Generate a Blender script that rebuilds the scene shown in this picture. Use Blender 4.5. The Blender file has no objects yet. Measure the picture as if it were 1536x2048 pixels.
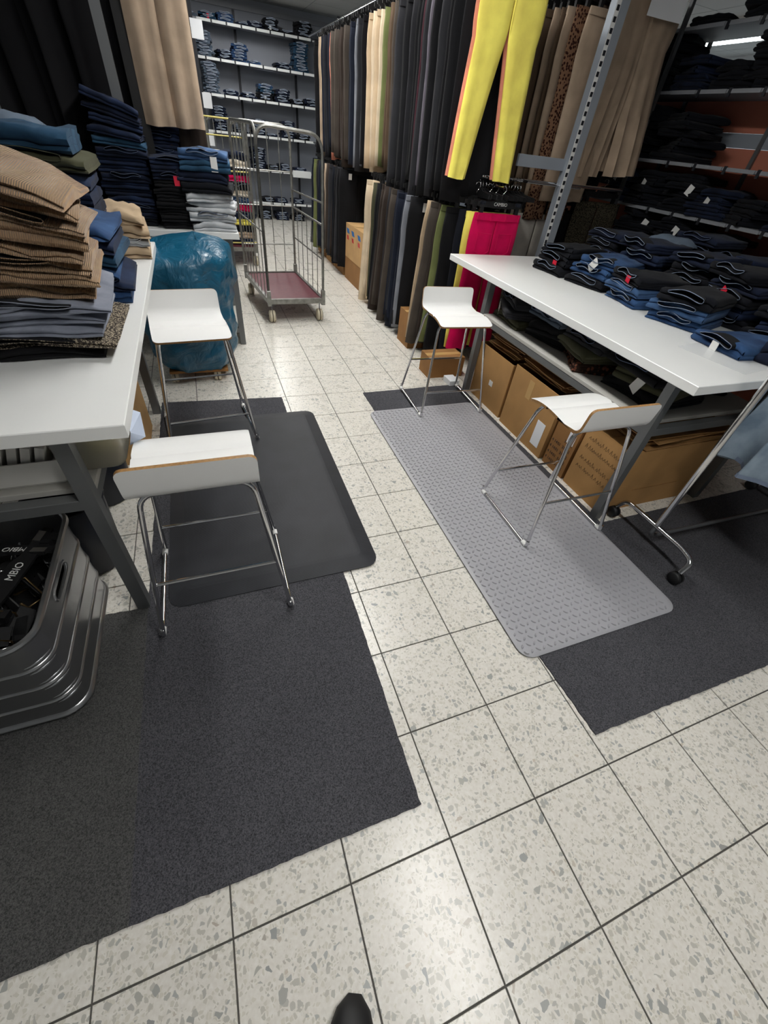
import bpy, bmesh, math, random
from math import sin, cos, pi
from mathutils import Vector, Matrix, noise

# ------------------------------------------------------------------ camera, world, exposure
S = bpy.context.scene
COL = S.collection
CAM_POS = (-0.39174, -0.099, 1.47591)
PITCH, ROLL, YAW, FPX = .74338, .13011, .43465, 816.5
fw = Vector((sin(YAW) * cos(PITCH), cos(YAW) * cos(PITCH), -sin(PITCH)))
rt = Vector((cos(YAW), -sin(YAW), 0)); up = rt.cross(fw)
r2 = cos(ROLL) * rt + sin(ROLL) * up; u2 = -sin(ROLL) * rt + cos(ROLL) * up
cam = bpy.data.cameras.new('camera'); camo = bpy.data.objects.new('camera', cam); COL.objects.link(camo)
camo.matrix_world = Matrix(((r2.x, u2.x, -fw.x, CAM_POS[0]), (r2.y, u2.y, -fw.y, CAM_POS[1]), (r2.z, u2.z, -fw.z, CAM_POS[2]), (0, 0, 0, 1)))
cam.sensor_fit = 'HORIZONTAL'; cam.sensor_width = 36; cam.lens = FPX * 36 / 1536; cam.clip_start = .02
S.camera = camo
W = bpy.data.worlds.new('world'); S.world = W; W.use_nodes = True
W.node_tree.nodes['Background'].inputs[0].default_value = (.9, .95, 1, 1)
W.node_tree.nodes['Background'].inputs[1].default_value = .05
S.view_settings.view_transform = 'Standard'; S.view_settings.look = 'None'
S.view_settings.gamma = 1; S.view_settings.use_curve_mapping = False
S.view_settings.exposure = 0.0
LAMP = 37.0          # strength of the ceiling light diffusers
LAMPS = [(.45, -.25), (.5, 2.3), (.5, 4.2), (.5, 6.1), (.7, 8.6)]  # aisle row; one mid-aisle fixture is extra, added to brighten floor and back wall

# ------------------------------------------------------------------ helpers
def lin(h):
    h = h.lstrip('#'); v = [int(h[i:i + 2], 16) / 255 for i in (0, 2, 4)]
    return tuple(c / 12.92 if c <= .04045 else ((c + .055) / 1.055) ** 2.4 for c in v)

MATS = {}
def nodes(name):
    m = bpy.data.materials.new(name); m.use_nodes = True
    nt = m.node_tree; b = nt.nodes['Principled BSDF']
    return m, nt, b
def N(nt, t, **kw):
    n = nt.nodes.new(t)
    for k, v in kw.items():
        if k in n.inputs.keys() if hasattr(n, 'inputs') else False: n.inputs[k].default_value = v
        else: setattr(n, k, v)
    return n
def ramp(nt, stops):
    r = nt.nodes.new('ShaderNodeValToRGB'); e = r.color_ramp.elements
    while len(e) < len(stops): e.new(.5)
    for el, (p, c) in zip(e, stops): el.position = p; el.color = (*c, 1) if len(c) == 3 else c
    return r
def plain(name, hexc, rough=.5, metal=0., spec=.5, bump=0, bscale=80, var=0, coat=0):
    m, nt, b = nodes(name); c = lin(hexc)
    b.inputs['Base Color'].default_value = (*c, 1); b.inputs['Roughness'].default_value = rough
    b.inputs['Metallic'].default_value = metal; b.inputs['Specular IOR Level'].default_value = spec
    b.inputs['Coat Weight'].default_value = coat
    if bump or var:
        tc = N(nt, 'ShaderNodeTexCoord'); n = N(nt, 'ShaderNodeTexNoise', Scale=bscale, Detail=4.)
        nt.links.new(tc.outputs['Object'], n.inputs['Vector'])
        if bump:
            bp = N(nt, 'ShaderNodeBump', Strength=bump, Distance=.004); nt.links.new(n.outputs['Fac'], bp.inputs['Height']); nt.links.new(bp.outputs[0], b.inputs['Normal'])
        if var:
            r = ramp(nt, [(.3, [x * (1 - var) for x in c]), (.7, [min(1, x * (1 + var)) for x in c])])
            nt.links.new(n.outputs['Fac'], r.inputs[0]); nt.links.new(r.outputs[0], b.inputs['Base Color'])
    MATS[name] = m; return m
def fabric(name, hexc, var=.25, scale=9, weave=900, bump=.35, rough=.9, wear=None):
    m, nt, b = nodes(name); c = lin(hexc); L = nt.links.new
    tc = N(nt, 'ShaderNodeTexCoord')
    n1 = N(nt, 'ShaderNodeTexNoise', Scale=float(scale), Detail=5.); L(tc.outputs['Object'], n1.inputs['Vector'])
    lo = [x * (1 - var) for x in c]; hi = [min(1, x * (1 + var)) for x in c] if wear is None else lin(wear)
    r = ramp(nt, [(.32, lo), (.72, hi)]); L(n1.outputs['Fac'], r.inputs[0]); L(r.outputs[0], b.inputs['Base Color'])
    n2 = N(nt, 'ShaderNodeTexNoise', Scale=float(weave), Detail=2.); L(tc.outputs['Object'], n2.inputs['Vector'])
    n3 = N(nt, 'ShaderNodeTexNoise', Scale=28., Detail=3.); L(tc.outputs['Object'], n3.inputs['Vector'])
    ad = N(nt, 'ShaderNodeMath', operation='ADD'); L(n2.outputs['Fac'], ad.inputs[0]); L(n3.outputs['Fac'], ad.inputs[1])
    bp = N(nt, 'ShaderNodeBump', Strength=bump, Distance=.004); L(ad.outputs[0], bp.inputs['Height']); L(bp.outputs[0], b.inputs['Normal'])
    b.inputs['Roughness'].default_value = rough; b.inputs['Specular IOR Level'].default_value = .2
    b.inputs['Sheen Weight'].default_value = .04
    MATS[name] = m; return m

def bar_tris(): pass
class MB:
    def __init__(s): s.v = []; s.f = []; s.m = []
    def add(s, vs, fs, mi=0):
        o = len(s.v); s.v += [tuple(v) for v in vs]; s.f += [tuple(i + o for i in f) for f in fs]; s.m += [mi] * len(fs); return s
    def box(s, x0, x1, y0, y1, z0, z1, mi=0):
        vs = [(x0, y0, z0), (x1, y0, z0), (x1, y1, z0), (x0, y1, z0), (x0, y0, z1), (x1, y0, z1), (x1, y1, z1), (x0, y1, z1)]
        return s.add(vs, [(0, 3, 2, 1), (4, 5, 6, 7), (0, 1, 5, 4), (1, 2, 6, 5), (2, 3, 7, 6), (3, 0, 4, 7)], mi)
    def obox(s, c, ax, ay, az, mi=0):
        c = Vector(c); ax, ay, az = Vector(ax), Vector(ay), Vector(az)
        vs = [c + i * ax + j * ay + k * az for k in (-1, 1) for (i, j) in ((-1, -1), (1, -1), (1, 1), (-1, 1))]
        return s.add(vs, [(0, 3, 2, 1), (4, 5, 6, 7), (0, 1, 5, 4), (1, 2, 6, 5), (2, 3, 7, 6), (3, 0, 4, 7)], mi)
    def tube(s, pts, r, n=8, closed=False, mi=0, flat=1.):
        pts = [Vector(p) for p in pts]; K = len(pts); o = []; prev = None
        for i, p in enumerate(pts):
            a = pts[i - 1] if (i or closed) else p; b = pts[(i + 1) % K] if (i < K - 1 or closed) else p
            t = (b - a).normalized()
            if prev is None:
                h = Vector((0, 0, 1)) if abs(t.z) < .9 else Vector((1, 0, 0)); u = t.cross(h).normalized()
            else:
                u = (prev - t * prev.dot(t))
                u = u.normalized() if u.length > 1e-6 else t.orthogonal().normalized()
            prev = u; w = t.cross(u)
            rr = r[i] if isinstance(r, (list, tuple)) else r
            o += [p + rr * (cos(2 * pi * k / n) * u + flat * sin(2 * pi * k / n) * w) for k in range(n)]
        fs = []
        for i in range(K if closed else K - 1):
            j = (i + 1) % K
            fs += [(i * n + k, i * n + (k + 1) % n, j * n + (k + 1) % n, j * n + k) for k in range(n)]
        if not closed: fs += [tuple(range(n))[::-1], tuple((K - 1) * n + k for k in range(n))]
        return s.add(o, fs, mi)
    def rings(s, rings, cap0=True, cap1=True, mi=0, loop=False):
        n = len(rings[0]); vs = [p for r in rings for p in r]; fs = []; K = len(rings)
        for i in range(K if loop else K - 1):
            j = (i + 1) % K
            fs += [(i * n + k, i * n + (k + 1) % n, j * n + (k + 1) % n, j * n + k) for k in range(n)]
        if cap0 and not loop: fs.append(tuple(range(n))[::-1])
        if cap1 and not loop: fs.append(tuple((K - 1) * n + k for k in range(n)))
        return s.add(vs, fs, mi)
    def lathe(s, prof, n=20, c=(0, 0, 0), cap0=True, cap1=True, mi=0):
        return s.rings([[(c[0] + r * cos(2 * pi * k / n), c[1] + r * sin(2 * pi * k / n), c[2] + z) for k in range(n)] for r, z in prof], cap0, cap1, mi)
    def mesh(s, name, mats=None, smooth=False):
        me = bpy.data.meshes.new(name); me.from_pydata(s.v, [], s.f)
        for m in (mats or []): me.materials.append(m)
        if len(set(s.m)) > 1: me.polygons.foreach_set('material_index', s.m)
        if smooth: me.polygons.foreach_set('use_smooth', [True] * len(s.f))
        me.update(); return me
    def build(s, name, mats, parent=None, smooth=False, fix=True):
        if not isinstance(mats, (list, tuple)): mats = [mats]
        me = s.mesh(name, mats, smooth)
        if fix:
            bm = bmesh.new(); bm.from_mesh(me); bmesh.ops.recalc_face_normals(bm, faces=bm.faces); bm.to_mesh(me); bm.free()
        return put(name, me, parent)
def put(name, me, parent=None, mat=None):
    o = bpy.data.objects.new(name, me); COL.objects.link(o)
    if parent: o.parent = parent
    if mat is not None:
        o.material_slots[0].link = 'OBJECT'; o.material_slots[0].material = mat
    return o
LABELS = set()
def tag(o, label, cat, group=None, share=False, kind=None):
    o['label'] = label; o['category'] = cat
    n = len(label.split())
    if not 4 <= n <= 16: print('LABEL LENGTH', n, label)
    if label in LABELS and not share: print('DUP LABEL', label)
    LABELS.add(label)
    if group: o['group'] = group
    if kind: o['kind'] = kind
    return o
def empty(name, loc, rz=0.):
    o = bpy.data.objects.new(name, None); COL.objects.link(o); o.location = loc; o.rotation_euler = (0, 0, rz); o.empty_display_size = .1; return o
def copy_tree(o, parent=None):
    c = o.copy(); COL.objects.link(c); c.parent = parent
    for ch in list(o.children): copy_tree(ch, c)
    return c
def struct(o, kind='structure'): o['kind'] = kind; return o
def smooth(o, angle=40):
    me = o.data
    me.polygons.foreach_set('use_smooth', [True] * len(me.polygons))
    try: me.set_sharp_from_angle(angle=math.radians(angle))
    except Exception: pass
    return o
ONES = ['', 'first', 'second', 'third', 'fourth', 'fifth', 'sixth', 'seventh', 'eighth', 'ninth', 'tenth', 'eleventh', 'twelfth', 'thirteenth', 'fourteenth', 'fifteenth', 'sixteenth', 'seventeenth', 'eighteenth', 'nineteenth']
TENS = {20: 'twent', 30: 'thirt', 40: 'fort', 50: 'fift', 60: 'sixt', 70: 'sevent', 80: 'eight', 90: 'ninet'}
def nth(n):
    if n < 20: return ONES[n]
    t = n // 10 * 10
    return TENS[t] + ('ieth' if n == t else 'y-' + ONES[n - t])

# ------------------------------------------------------------------ materials
PAL = dict(black=('black', '17171a'), jet=('jet black', '101013'), charcoal=('charcoal', '2c2c30'), navy=('navy', '1a1f2d'), darknavy=('dark navy', '151821'),
           darkbrown=('dark brown', '352c27'), brown=('brown', '5d4c3d'), greybrown=('grey brown', '4a433d'), taupe=('taupe', 'b19c87'), beige=('beige', 'c9b294'), cream=('cream', 'd9c7ac'),
           olive=('olive green', '6d7448'), darkolive=('dark olive', '4a4a38'), salmon=('salmon pink', 'da8a72'), magenta=('magenta', 'c8004f'), yellow=('bright yellow', 'f4e26a'),
           grey=('mid grey', '7f828a'), lilac=('lilac grey', '6b6670'), burgundy=('burgundy', '46262f'), khaki=('khaki', 'b19b80'), stone=('pale stone', 'd0c5b4'), ash=('ash grey', 'aaa59d'))
for k, (_, h) in PAL.items(): fabric(k, h, var=.18, scale=6, weave=700, bump=.25)
fabric('denim_navy', '172036', var=.3, wear='23314f'); fabric('denim_dark', '131929', var=.3, wear='1d2740'); fabric('denim_black', '0f1118', var=.25)
fabric('denim_blue', '233d66', var=.3, wear='395984'); fabric('denim_mid', '2e4a72', var=.3, wear='4d6d98'); fabric('denim_teal', '1d3b54', var=.3, wear='355a78')
fabric('denim_pale', 'b9bdc2', var=.15, wear='dadcdf'); fabric('denim_grey', '7d8291', var=.2, wear='989dab'); fabric('denim_slate', '5d6a7a', var=.2)
fabric('hem_light', '7f8ca2', var=.15, bump=.2); fabric('hem_dim', '55617a', var=.15, bump=.2); fabric('hem_pale', 'aab6c8', var=.15, bump=.2); fabric('lining_dark', '0c0e14')
fabric('skirt_denim', '7d90a2', var=.15, wear='a2b2c0')
def carpet(name, c0, c1):
    m, nt, b = nodes(name); L = nt.links.new; tc = N(nt, 'ShaderNodeTexCoord')
    n = N(nt, 'ShaderNodeTexNoise', Scale=260., Detail=3., Roughness=.75); L(tc.outputs['Object'], n.inputs['Vector'])
    big = N(nt, 'ShaderNodeTexNoise', Scale=3., Detail=4.); L(tc.outputs['Object'], big.inputs['Vector'])
    r = ramp(nt, [(.36, lin(c0)), (.5, [(x + y) / 2 for x, y in zip(lin(c0), lin(c1))]), (.68, lin(c1))]); L(n.outputs['Fac'], r.inputs[0])
    mx = N(nt, 'ShaderNodeMix', data_type='RGBA', blend_type='MULTIPLY'); mx.inputs[0].default_value = 1.; L(r.outputs[0], mx.inputs[6])
    r2 = ramp(nt, [(.3, (.85, .85, .86)), (.7, (1, 1, 1))]); L(big.outputs['Fac'], r2.inputs[0]); L(r2.outputs[0], mx.inputs[7]); L(mx.outputs[2], b.inputs['Base Color'])
    bp = N(nt, 'ShaderNodeBump', Strength=1., Distance=.006); L(n.outputs['Fac'], bp.inputs['Height']); L(bp.outputs[0], b.inputs['Normal'])
    b.inputs['Roughness'].default_value = 1.; b.inputs['Specular IOR Level'].default_value = .15; MATS[name] = m
carpet('carpet_dark', '37373b', '707076'); carpet('carpet_light', '414141', '757574')
plain('laminate', 'ecedec', .32, bump=.02, bscale=30); plain('laminate_edge', 'd9d8d0', .45)
plain('seat_white', 'f2f2f1', .28, coat=.1); plain('plywood', 'a07848', .55, var=.25, bscale=120)
plain('chrome', 'd6d6d8', .12, 1.); plain('steel_grey', '7d7f82', .42, .75, bump=.05); plain('rack_grey', '9aa1aa', .45, .25); plain('frame_grey', '6c6e6f', .45, .4)
plain('galvanised', '8c8c88', .42, .8, var=.25, bscale=25); plain('aluminium', 'a9aaac', .3, .95, bump=.06, bscale=12)
plain('black_plastic', '121214', .55); plain('rubber', '1b1b1c', .7); plain('bin_plastic', '141a26', .38); plain('white_plastic', 'd6d4d0', .5)
plain('shelf_board', 'b2b0aa', .5); plain('paper', 'eceef2', .8); plain('tag_white', 'e4e4e2', .7); plain('tag_red', 'd81e3c', .6); plain('tag_blue', '5a8cc8', .6)
plain('ink', '2a2a2c', .8); plain('card', 'ad8350', .85, var=.1, bscale=6); plain('card_dark', '94693a', .85, var=.1, bscale=6); plain('card_pale', 'c49c68', .85, var=.1, bscale=6)
plain('kraft', 'a27a4a', .8, var=.15, bscale=14); plain('tape', 'c09a62', .3); plain('red_board', '5e2a33', .45, var=.15, bscale=30); plain('wheel_cream', 'c8bea6', .5)
plain('yellow_paint', 'b4a860', .45, .3); plain('wall_grey', '989ca5', .8, var=.04, bscale=2); plain('wall_pale', 'c8ccd0', .8); plain('ceiling_white', 'a9abac', .85)
plain('shelf_grey', '8d9096', .5); plain('strip_white', 'e2e4e4', .4); plain('dark_upright', '26282e', .5, .3); plain('terracotta', 'b8705a', .75, var=.12, bscale=3)
plain('grout', '55534f', .9); plain('brass', '8a7350', .35, .9); plain('label_blue', '2d6aa8', .6); plain('label_red', 'c03030', .6)
plain('mat_grey', 'a3a3a8', .42, bump=.05, bscale=300); plain('foam', 'd8cc9c', .9, bump=.3, bscale=60); plain('tissue', 'b9c4d8', .6)

def terrazzo():
    m, nt, b = nodes('terrazzo'); L = nt.links.new
    g = N(nt, 'ShaderNodeNewGeometry')
    nw = N(nt, 'ShaderNodeTexNoise', Scale=40., Detail=2.); L(g.outputs['Position'], nw.inputs['Vector'])
    mixv = N(nt, 'ShaderNodeMix', data_type='VECTOR'); mixv.inputs[0].default_value = .012
    L(g.outputs['Position'], mixv.inputs[4]); L(nw.outputs['Color'], mixv.inputs[5])
    base = N(nt, 'ShaderNodeTexNoise', Scale=90., Detail=4.); L(g.outputs['Position'], base.inputs['Vector'])
    br = ramp(nt, [(.3, lin('d9d4cb')), (.55, lin('e1ddd5')), (.75, lin('e7e4de'))]); L(base.outputs['Fac'], br.inputs[0])
    col = br.outputs[0]
    for sc, keep, edge, pal in ((120., .55, .05, ('c2beb3', 'd0ccc0', 'd6d1c5', 'bab7ae')), (66., .62, .10, ('b0b0aa', 'c4c0b6', 'acadaa', 'c8beb0')), (37., .88, .16, ('9a9c9a', 'b2b0a8', '8f9293', 'bdb2a4'))):
        v = N(nt, 'ShaderNodeTexVoronoi', Scale=sc); L(mixv.outputs[1], v.inputs['Vector'])
        ve = N(nt, 'ShaderNodeTexVoronoi', Scale=sc, feature='DISTANCE_TO_EDGE'); L(mixv.outputs[1], ve.inputs['Vector'])
        sep = N(nt, 'ShaderNodeSeparateColor'); L(v.outputs['Color'], sep.inputs[0])
        sel = N(nt, 'ShaderNodeMath', operation='GREATER_THAN'); sel.inputs[1].default_value = keep; L(sep.outputs[0], sel.inputs[0])
        rr = N(nt, 'ShaderNodeMath', operation='MULTIPLY_ADD'); rr.inputs[1].default_value = .16; rr.inputs[2].default_value = edge; L(sep.outputs[1], rr.inputs[0])
        cmp_ = N(nt, 'ShaderNodeMath', operation='GREATER_THAN'); L(ve.outputs['Distance'], cmp_.inputs[0]); L(rr.outputs[0], cmp_.inputs[1])
        mul = N(nt, 'ShaderNodeMath', operation='MULTIPLY'); L(sel.outputs[0], mul.inputs[0]); L(cmp_.outputs[0], mul.inputs[1])
        cr = ramp(nt, [(0, lin(pal[0])), (.35, lin(pal[1])), (.65, lin(pal[2])), (1, lin(pal[3]))]); L(sep.outputs[2], cr.inputs[0])
        mx = N(nt, 'ShaderNodeMix', data_type='RGBA'); L(mul.outputs[0], mx.inputs[0]); L(col, mx.inputs[6]); L(cr.outputs[0], mx.inputs[7]); col = mx.outputs[2]
    L(col, b.inputs['Base Color'])
    rn = N(nt, 'ShaderNodeTexNoise', Scale=6., Detail=5.); L(g.outputs['Position'], rn.inputs['Vector'])
    rm = N(nt, 'ShaderNodeMapRange'); rm.inputs[3].default_value = .25; rm.inputs[4].default_value = .31; L(rn.outputs['Fac'], rm.inputs[0]); L(rm.outputs[0], b.inputs['Roughness'])
    b.inputs['Specular IOR Level'].default_value = .5
    bp = N(nt, 'ShaderNodeBump', Strength=.02, Distance=.001); L(base.outputs['Fac'], bp.inputs['Height']); L(bp.outputs[0], b.inputs['Normal'])
    MATS['terrazzo'] = m
terrazzo()
def banded(name, c0, c1, scale, axis='X', bump=1., dist=.003, rough=.95):
    m, nt, b = nodes(name); L = nt.links.new
    tc = N(nt, 'ShaderNodeTexCoord'); w = N(nt, 'ShaderNodeTexWave', Scale=float(scale), Distortion=1.2, Detail=1.); w.bands_direction = axis
    w.inputs['Detail Scale'].default_value = .3
    L(tc.outputs['Object'], w.inputs['Vector'])
    n = N(nt, 'ShaderNodeTexNoise', Scale=7., Detail=4.); L(tc.outputs['Object'], n.inputs['Vector'])
    r = ramp(nt, [(.3, lin(c0)), (.7, lin(c1))]); L(n.outputs['Fac'], r.inputs[0]); L(r.outputs[0], b.inputs['Base Color'])
    bp = N(nt, 'ShaderNodeBump', Strength=bump, Distance=dist); L(w.outputs['Fac'], bp.inputs['Height']); L(bp.outputs[0], b.inputs['Normal'])
    b.inputs['Roughness'].default_value = rough; b.inputs['Specular IOR Level'].default_value = .15; b.inputs['Sheen Weight'].default_value = .2
    MATS[name] = m
banded('corduroy', '98765a', 'b2926f', 66, 'X', .9, .004)
banded('ribbed_rubber', '2b2c30', '333439', 75, 'Y', .3, .0015, .42)
def checked(name, c0, c1, scale, rough=.95):
    m, nt, b = nodes(name); L = nt.links.new
    tc = N(nt, 'ShaderNodeTexCoord'); k = N(nt, 'ShaderNodeTexVoronoi', Scale=float(scale)); L(tc.outputs['Object'], k.inputs['Vector'])
    r = ramp(nt, [(.38, lin(c0)), (.5, lin(c1))]); L(k.outputs['Distance'], r.inputs[0]); L(r.outputs[0], b.inputs['Base Color'])
    b.inputs['Roughness'].default_value = rough; b.inputs['Specular IOR Level'].default_value = .2; MATS[name] = m
checked('houndstooth', 'a89c88', '3a3430', 190); checked('tweed', '12110d', '4f493c', 120); checked('paisley', '2e1511', '80604a', 62); checked('floral', '6a4030', '2a1c16', 60)
def emit(name, hexc, st):
    m, nt, b = nodes(name); b.inputs['Emission Color'].default_value = (*lin(hexc), 1); b.inputs['Emission Strength'].default_value = st
    b.inputs['Base Color'].default_value = (.8, .8, .8, 1); MATS[name] = m
emit('diffuser', 'fffefa', LAMP); emit('diffuser_far', 'eefaff', 12.)
def filmy(name, hexc, alpha_rough, trans):
    m, nt, b = nodes(name); b.inputs['Base Color'].default_value = (*lin(hexc), 1); b.inputs['Roughness'].default_value = alpha_rough
    b.inputs['Transmission Weight'].default_value = trans; b.inputs['IOR'].default_value = 1.2; MATS[name] = m
filmy('frosted_plastic', 'eceadf', .3, .85)
m, nt, b = nodes('clear_film'); b.inputs['Base Color'].default_value = (.9, .92, .94, 1); b.inputs['Alpha'].default_value = .22; b.inputs['Roughness'].default_value = .12; MATS['clear_film'] = m
m, nt, b = nodes('bag_film'); b.inputs['Base Color'].default_value = (*lin('0f5674'), 1); b.inputs['Roughness'].default_value = .36; b.inputs['Coat Weight'].default_value = .25; b.inputs['Coat Roughness'].default_value = .2
tc = N(nt, 'ShaderNodeTexCoord'); n_ = N(nt, 'ShaderNodeTexNoise', Scale=7., Detail=5., Distortion=2.5); nt.links.new(tc.outputs['Object'], n_.inputs['Vector'])
bp = N(nt, 'ShaderNodeBump', Strength=.8, Distance=.02); nt.links.new(n_.outputs['Fac'], bp.inputs['Height']); nt.links.new(bp.outputs[0], b.inputs['Normal']); MATS['bag_film'] = m
M = MATS

# ------------------------------------------------------------------ setting: floor of tiles, walls, ceiling, lamps
def project(x, y, z):
    d = Vector((x, y, z)) - Vector(CAM_POS); q = d.dot(fw)
    return (768 + FPX * d.dot(r2) / q, 1024 - FPX * d.dot(u2) / q, q)
HF = .0035
flo = struct(MB().box(-4, 8, -3.2, 10.6, -.06, -HF).build('floor', M['grout']))
def tile_mb(mb, x0, y0, s=.3, g=.0022):
    a, c, e = g, .0028, HF
    lo = [(x0 + a, y0 + a, -e), (x0 + s - a, y0 + a, -e), (x0 + s - a, y0 + s - a, -e), (x0 + a, y0 + s - a, -e)]
    mid = [(p[0], p[1], -.0008) for p in lo]; q = a + .0008
    hi = [(x0 + q, y0 + q, 0), (x0 + s - q, y0 + q, 0), (x0 + s - q, y0 + s - q, 0), (x0 + q, y0 + s - q, 0)]
    mb.rings([lo, mid, hi], False, True)
COVER = [(-1.95, -.04, .1, 1.06), (-.75, .13, 1.02, 2.45), (-.83, -.04, 1.0, 2.69), (.6, 1.42, .09, 2.66), (1.4, 3.3, .06, .98), (.53, 1.38, .4, 2.36)]
cells = []; rest = MB()
for i in range(-13, 27):
    for j in range(-10, 35):
        x0, y0 = i * .3, j * .3
        if any(a <= x0 and x0 + .3 <= b_ and c <= y0 and y0 + .3 <= d for a, b_, c, d in COVER): tile_mb(rest, x0, y0); continue
        ps = [project(x0 + a, y0 + b_, 0) for a, b_ in ((0, 0), (.3, 0), (.3, .3), (0, .3))]
        vis = all(p[2] > .05 for p in ps) and any(-60 < p[0] < 1596 and -60 < p[1] < 2108 for p in ps)
        if vis and not (x0 < -1.05 or x0 > 1.75 or (y0 > 3.9 and (x0 < -.15 or x0 > 1.25)) or (x0 > 1.3 and y0 > 1.1)):
            ar = abs(sum(ps[k][0] * ps[(k + 1) % 4][1] - ps[(k + 1) % 4][0] * ps[k][1] for k in range(4))) / 2
            cells.append((ar, x0, y0))
        else: tile_mb(rest, x0, y0)
cells.sort(reverse=True)
tm = MB(); tile_mb(tm, 0, 0); tme = tm.mesh('tile', [M['terrazzo']])
for k, (ar, x0, y0) in enumerate(cells):
    if k < 300: put('tile', tme, flo).location = (x0, y0, 0)
    else: tile_mb(rest, x0, y0)
struct(rest.build('tile_field', M['terrazzo'], flo), 'stuff')
struct(MB().box(-4, 8, 10.42, 10.6, 0, 2.83).build('wall_back', M['wall_grey']))
struct(MB().box(-3.2, -3.05, -3.2, 10.6, 0, 2.83).build('wall_left', M['wall_pale']))
struct(MB().box(-4, 8, -3.3, -3.15, 0, 2.83).build('wall_front', M['wall_pale']))
struct(MB().box(7.6, 7.8, -3.2, 10.6, 0, 2.83).build('wall_right', M['wall_pale']))
ce = struct(MB().box(-4, 8, -3.3, 10.6, 2.845, 2.95).build('ceiling', M['dark_upright']))
cp = MB(); cp.box(.004, .596, .004, .596, 0, .014); cpm = cp.mesh('ceiling_panel', [M['ceiling_white']]); cps = MB()
for i in range(-7, 14):
    for j in range(-6, 18):
        x0, y0 = i * .6, j * .6
        if x0 < -.7 or x0 > 2.8 or y0 < 6 or y0 > 10.2: cps.box(x0 + .004, x0 + .596, y0 + .004, y0 + .596, 2.83, 2.844)
        else: put('ceiling_panel', cpm, ce).location = (x0, y0, 2.83)
struct(cps.build('ceiling_panel_field', M['ceiling_white'], ce), 'stuff')
struct(MB().box(-4, 8, 10.395, 10.42, 2.70, 2.76).build('trim_1', M['shelf_grey']))
for k, (x, y) in enumerate(LAMPS):
    e = empty('ceiling_light', (x, y, 2.83)); tag(e, f'long white ceiling light over the aisle, {nth(k + 1)} from the front', 'lamp', 'ceiling lights over the aisle')
    MB().box(-.16, .16, -.66, .66, -.05, 0).build('housing', M['strip_white'], e)
    MB().box(-.13, .13, -.62, .62, -.056, -.0502).build('diffuser', M['diffuser'], e)
e = empty('ceiling_light', (6.2, 6.15, 2.83)); tag(e, 'bright oblong ceiling panel light in the room behind the dark shelving', 'lamp')
MB().box(-.46, .46, -.95, .95, -.04, 0).build('housing', M['strip_white'], e); MB().box(-.42, .42, -.9, .9, -.046, -.0402).build('diffuser', M['diffuser_far'], e)

# ------------------------------------------------------------------ floor coverings
def slab(name, pts, h, mat, bev=0):
    mb = MB(); lo = [(x, y, 0) for x, y in pts]; hi = [(x, y, h) for x, y in pts]; mb.rings([lo, hi], True, True); return mb.build(name, mat)
def rag(a, b_, n, amp, seed):
    rnd = random.Random(seed); out = []
    for i in range(n):
        t = i / n; out.append((a[0] + (b_[0] - a[0]) * t + rnd.uniform(-amp, amp), a[1] + (b_[1] - a[1]) * t + rnd.uniform(-amp, amp)))
    return out
def ragged(corners, amp=.0018, step=.02, seed=0):
    out = []
    for k in range(len(corners)):
        a, b_ = corners[k], corners[(k + 1) % len(corners)]
        out += rag(a, b_, max(2, int(math.dist(a, b_) / step)), amp, seed + k)
    return out
o = slab('carpet_runner', ragged([(-.832, .105), (-.05, .1), (-.035, .99), (-.03, 2.69), (-.82, 2.74), (-.83, 1.05)], seed=1), .006, M['carpet_dark']); tag(o, 'dark charcoal carpet runner reaching under the two stools by the corduroy table', 'carpet')
o = slab('carpet_runner', ragged([(-2.1, .1), (-.829, .106), (-.829, 1.055), (-2.1, 1.13)], seed=8), .0057, M['carpet_light']); tag(o, 'slightly paler charcoal carpet piece beneath the metal crate', 'carpet')
o = slab('carpet_runner', ragged([(.62, .09), (3.6, .04), (3.6, .99), (1.44, .975), (1.42, 2.68), (.58, 2.66), (.605, .4)], seed=15), .006, M['carpet_dark']); tag(o, 'dark charcoal carpet under the grey studded mat and rolling rail', 'carpet')
def rrect(x0, x1, y0, y1, r, n=5):
    out = []
    for cx, cy, a0 in ((x1 - r, y0 + r, -90), (x1 - r, y1 - r, 0), (x0 + r, y1 - r, 90), (x0 + r, y0 + r, 180)):
        out += [(cx + r * cos(math.radians(a0 + 90 * k / n)), cy + r * sin(math.radians(a0 + 90 * k / n))) for k in range(n + 1)]
    return out
def mat_thing(x0, x1, y0, y1, bev, h, base, mat):
    mb = MB()
    prof = [(0, base), (0, base + .004), (bev * .95, h - .001), (bev + .012, h)]
    mb.rings([[(x, y, z) for x, y in rrect(x0 + d, x1 - d, y0 + d, y1 - d, max(.012, .06 - d * .5))] for d, z in prof], True, True)
    return mb
o = mat_thing(-.755, .14, 1.02, 2.46, .07, .025, .0065, None).build('rubber_mat', M['ribbed_rubber']); tag(o, 'black ribbed rubber standing mat with sloping edges under a white stool', 'mat')
X0, X1, Y0, Y1 = .53, 1.385, .4, 2.37
o = mat_thing(X0, X1, Y0, Y1, .012, .016, .0065, None).build('studded_mat', M['mat_grey']); smooth(o, 30); tag(o, 'grey standing mat with raised tread plate pattern', 'mat')
st = MB(); p = .0285; ni = int((X1 - X0 - .03) / p); nj = int((Y1 - Y0 - .03) / p)
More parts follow.
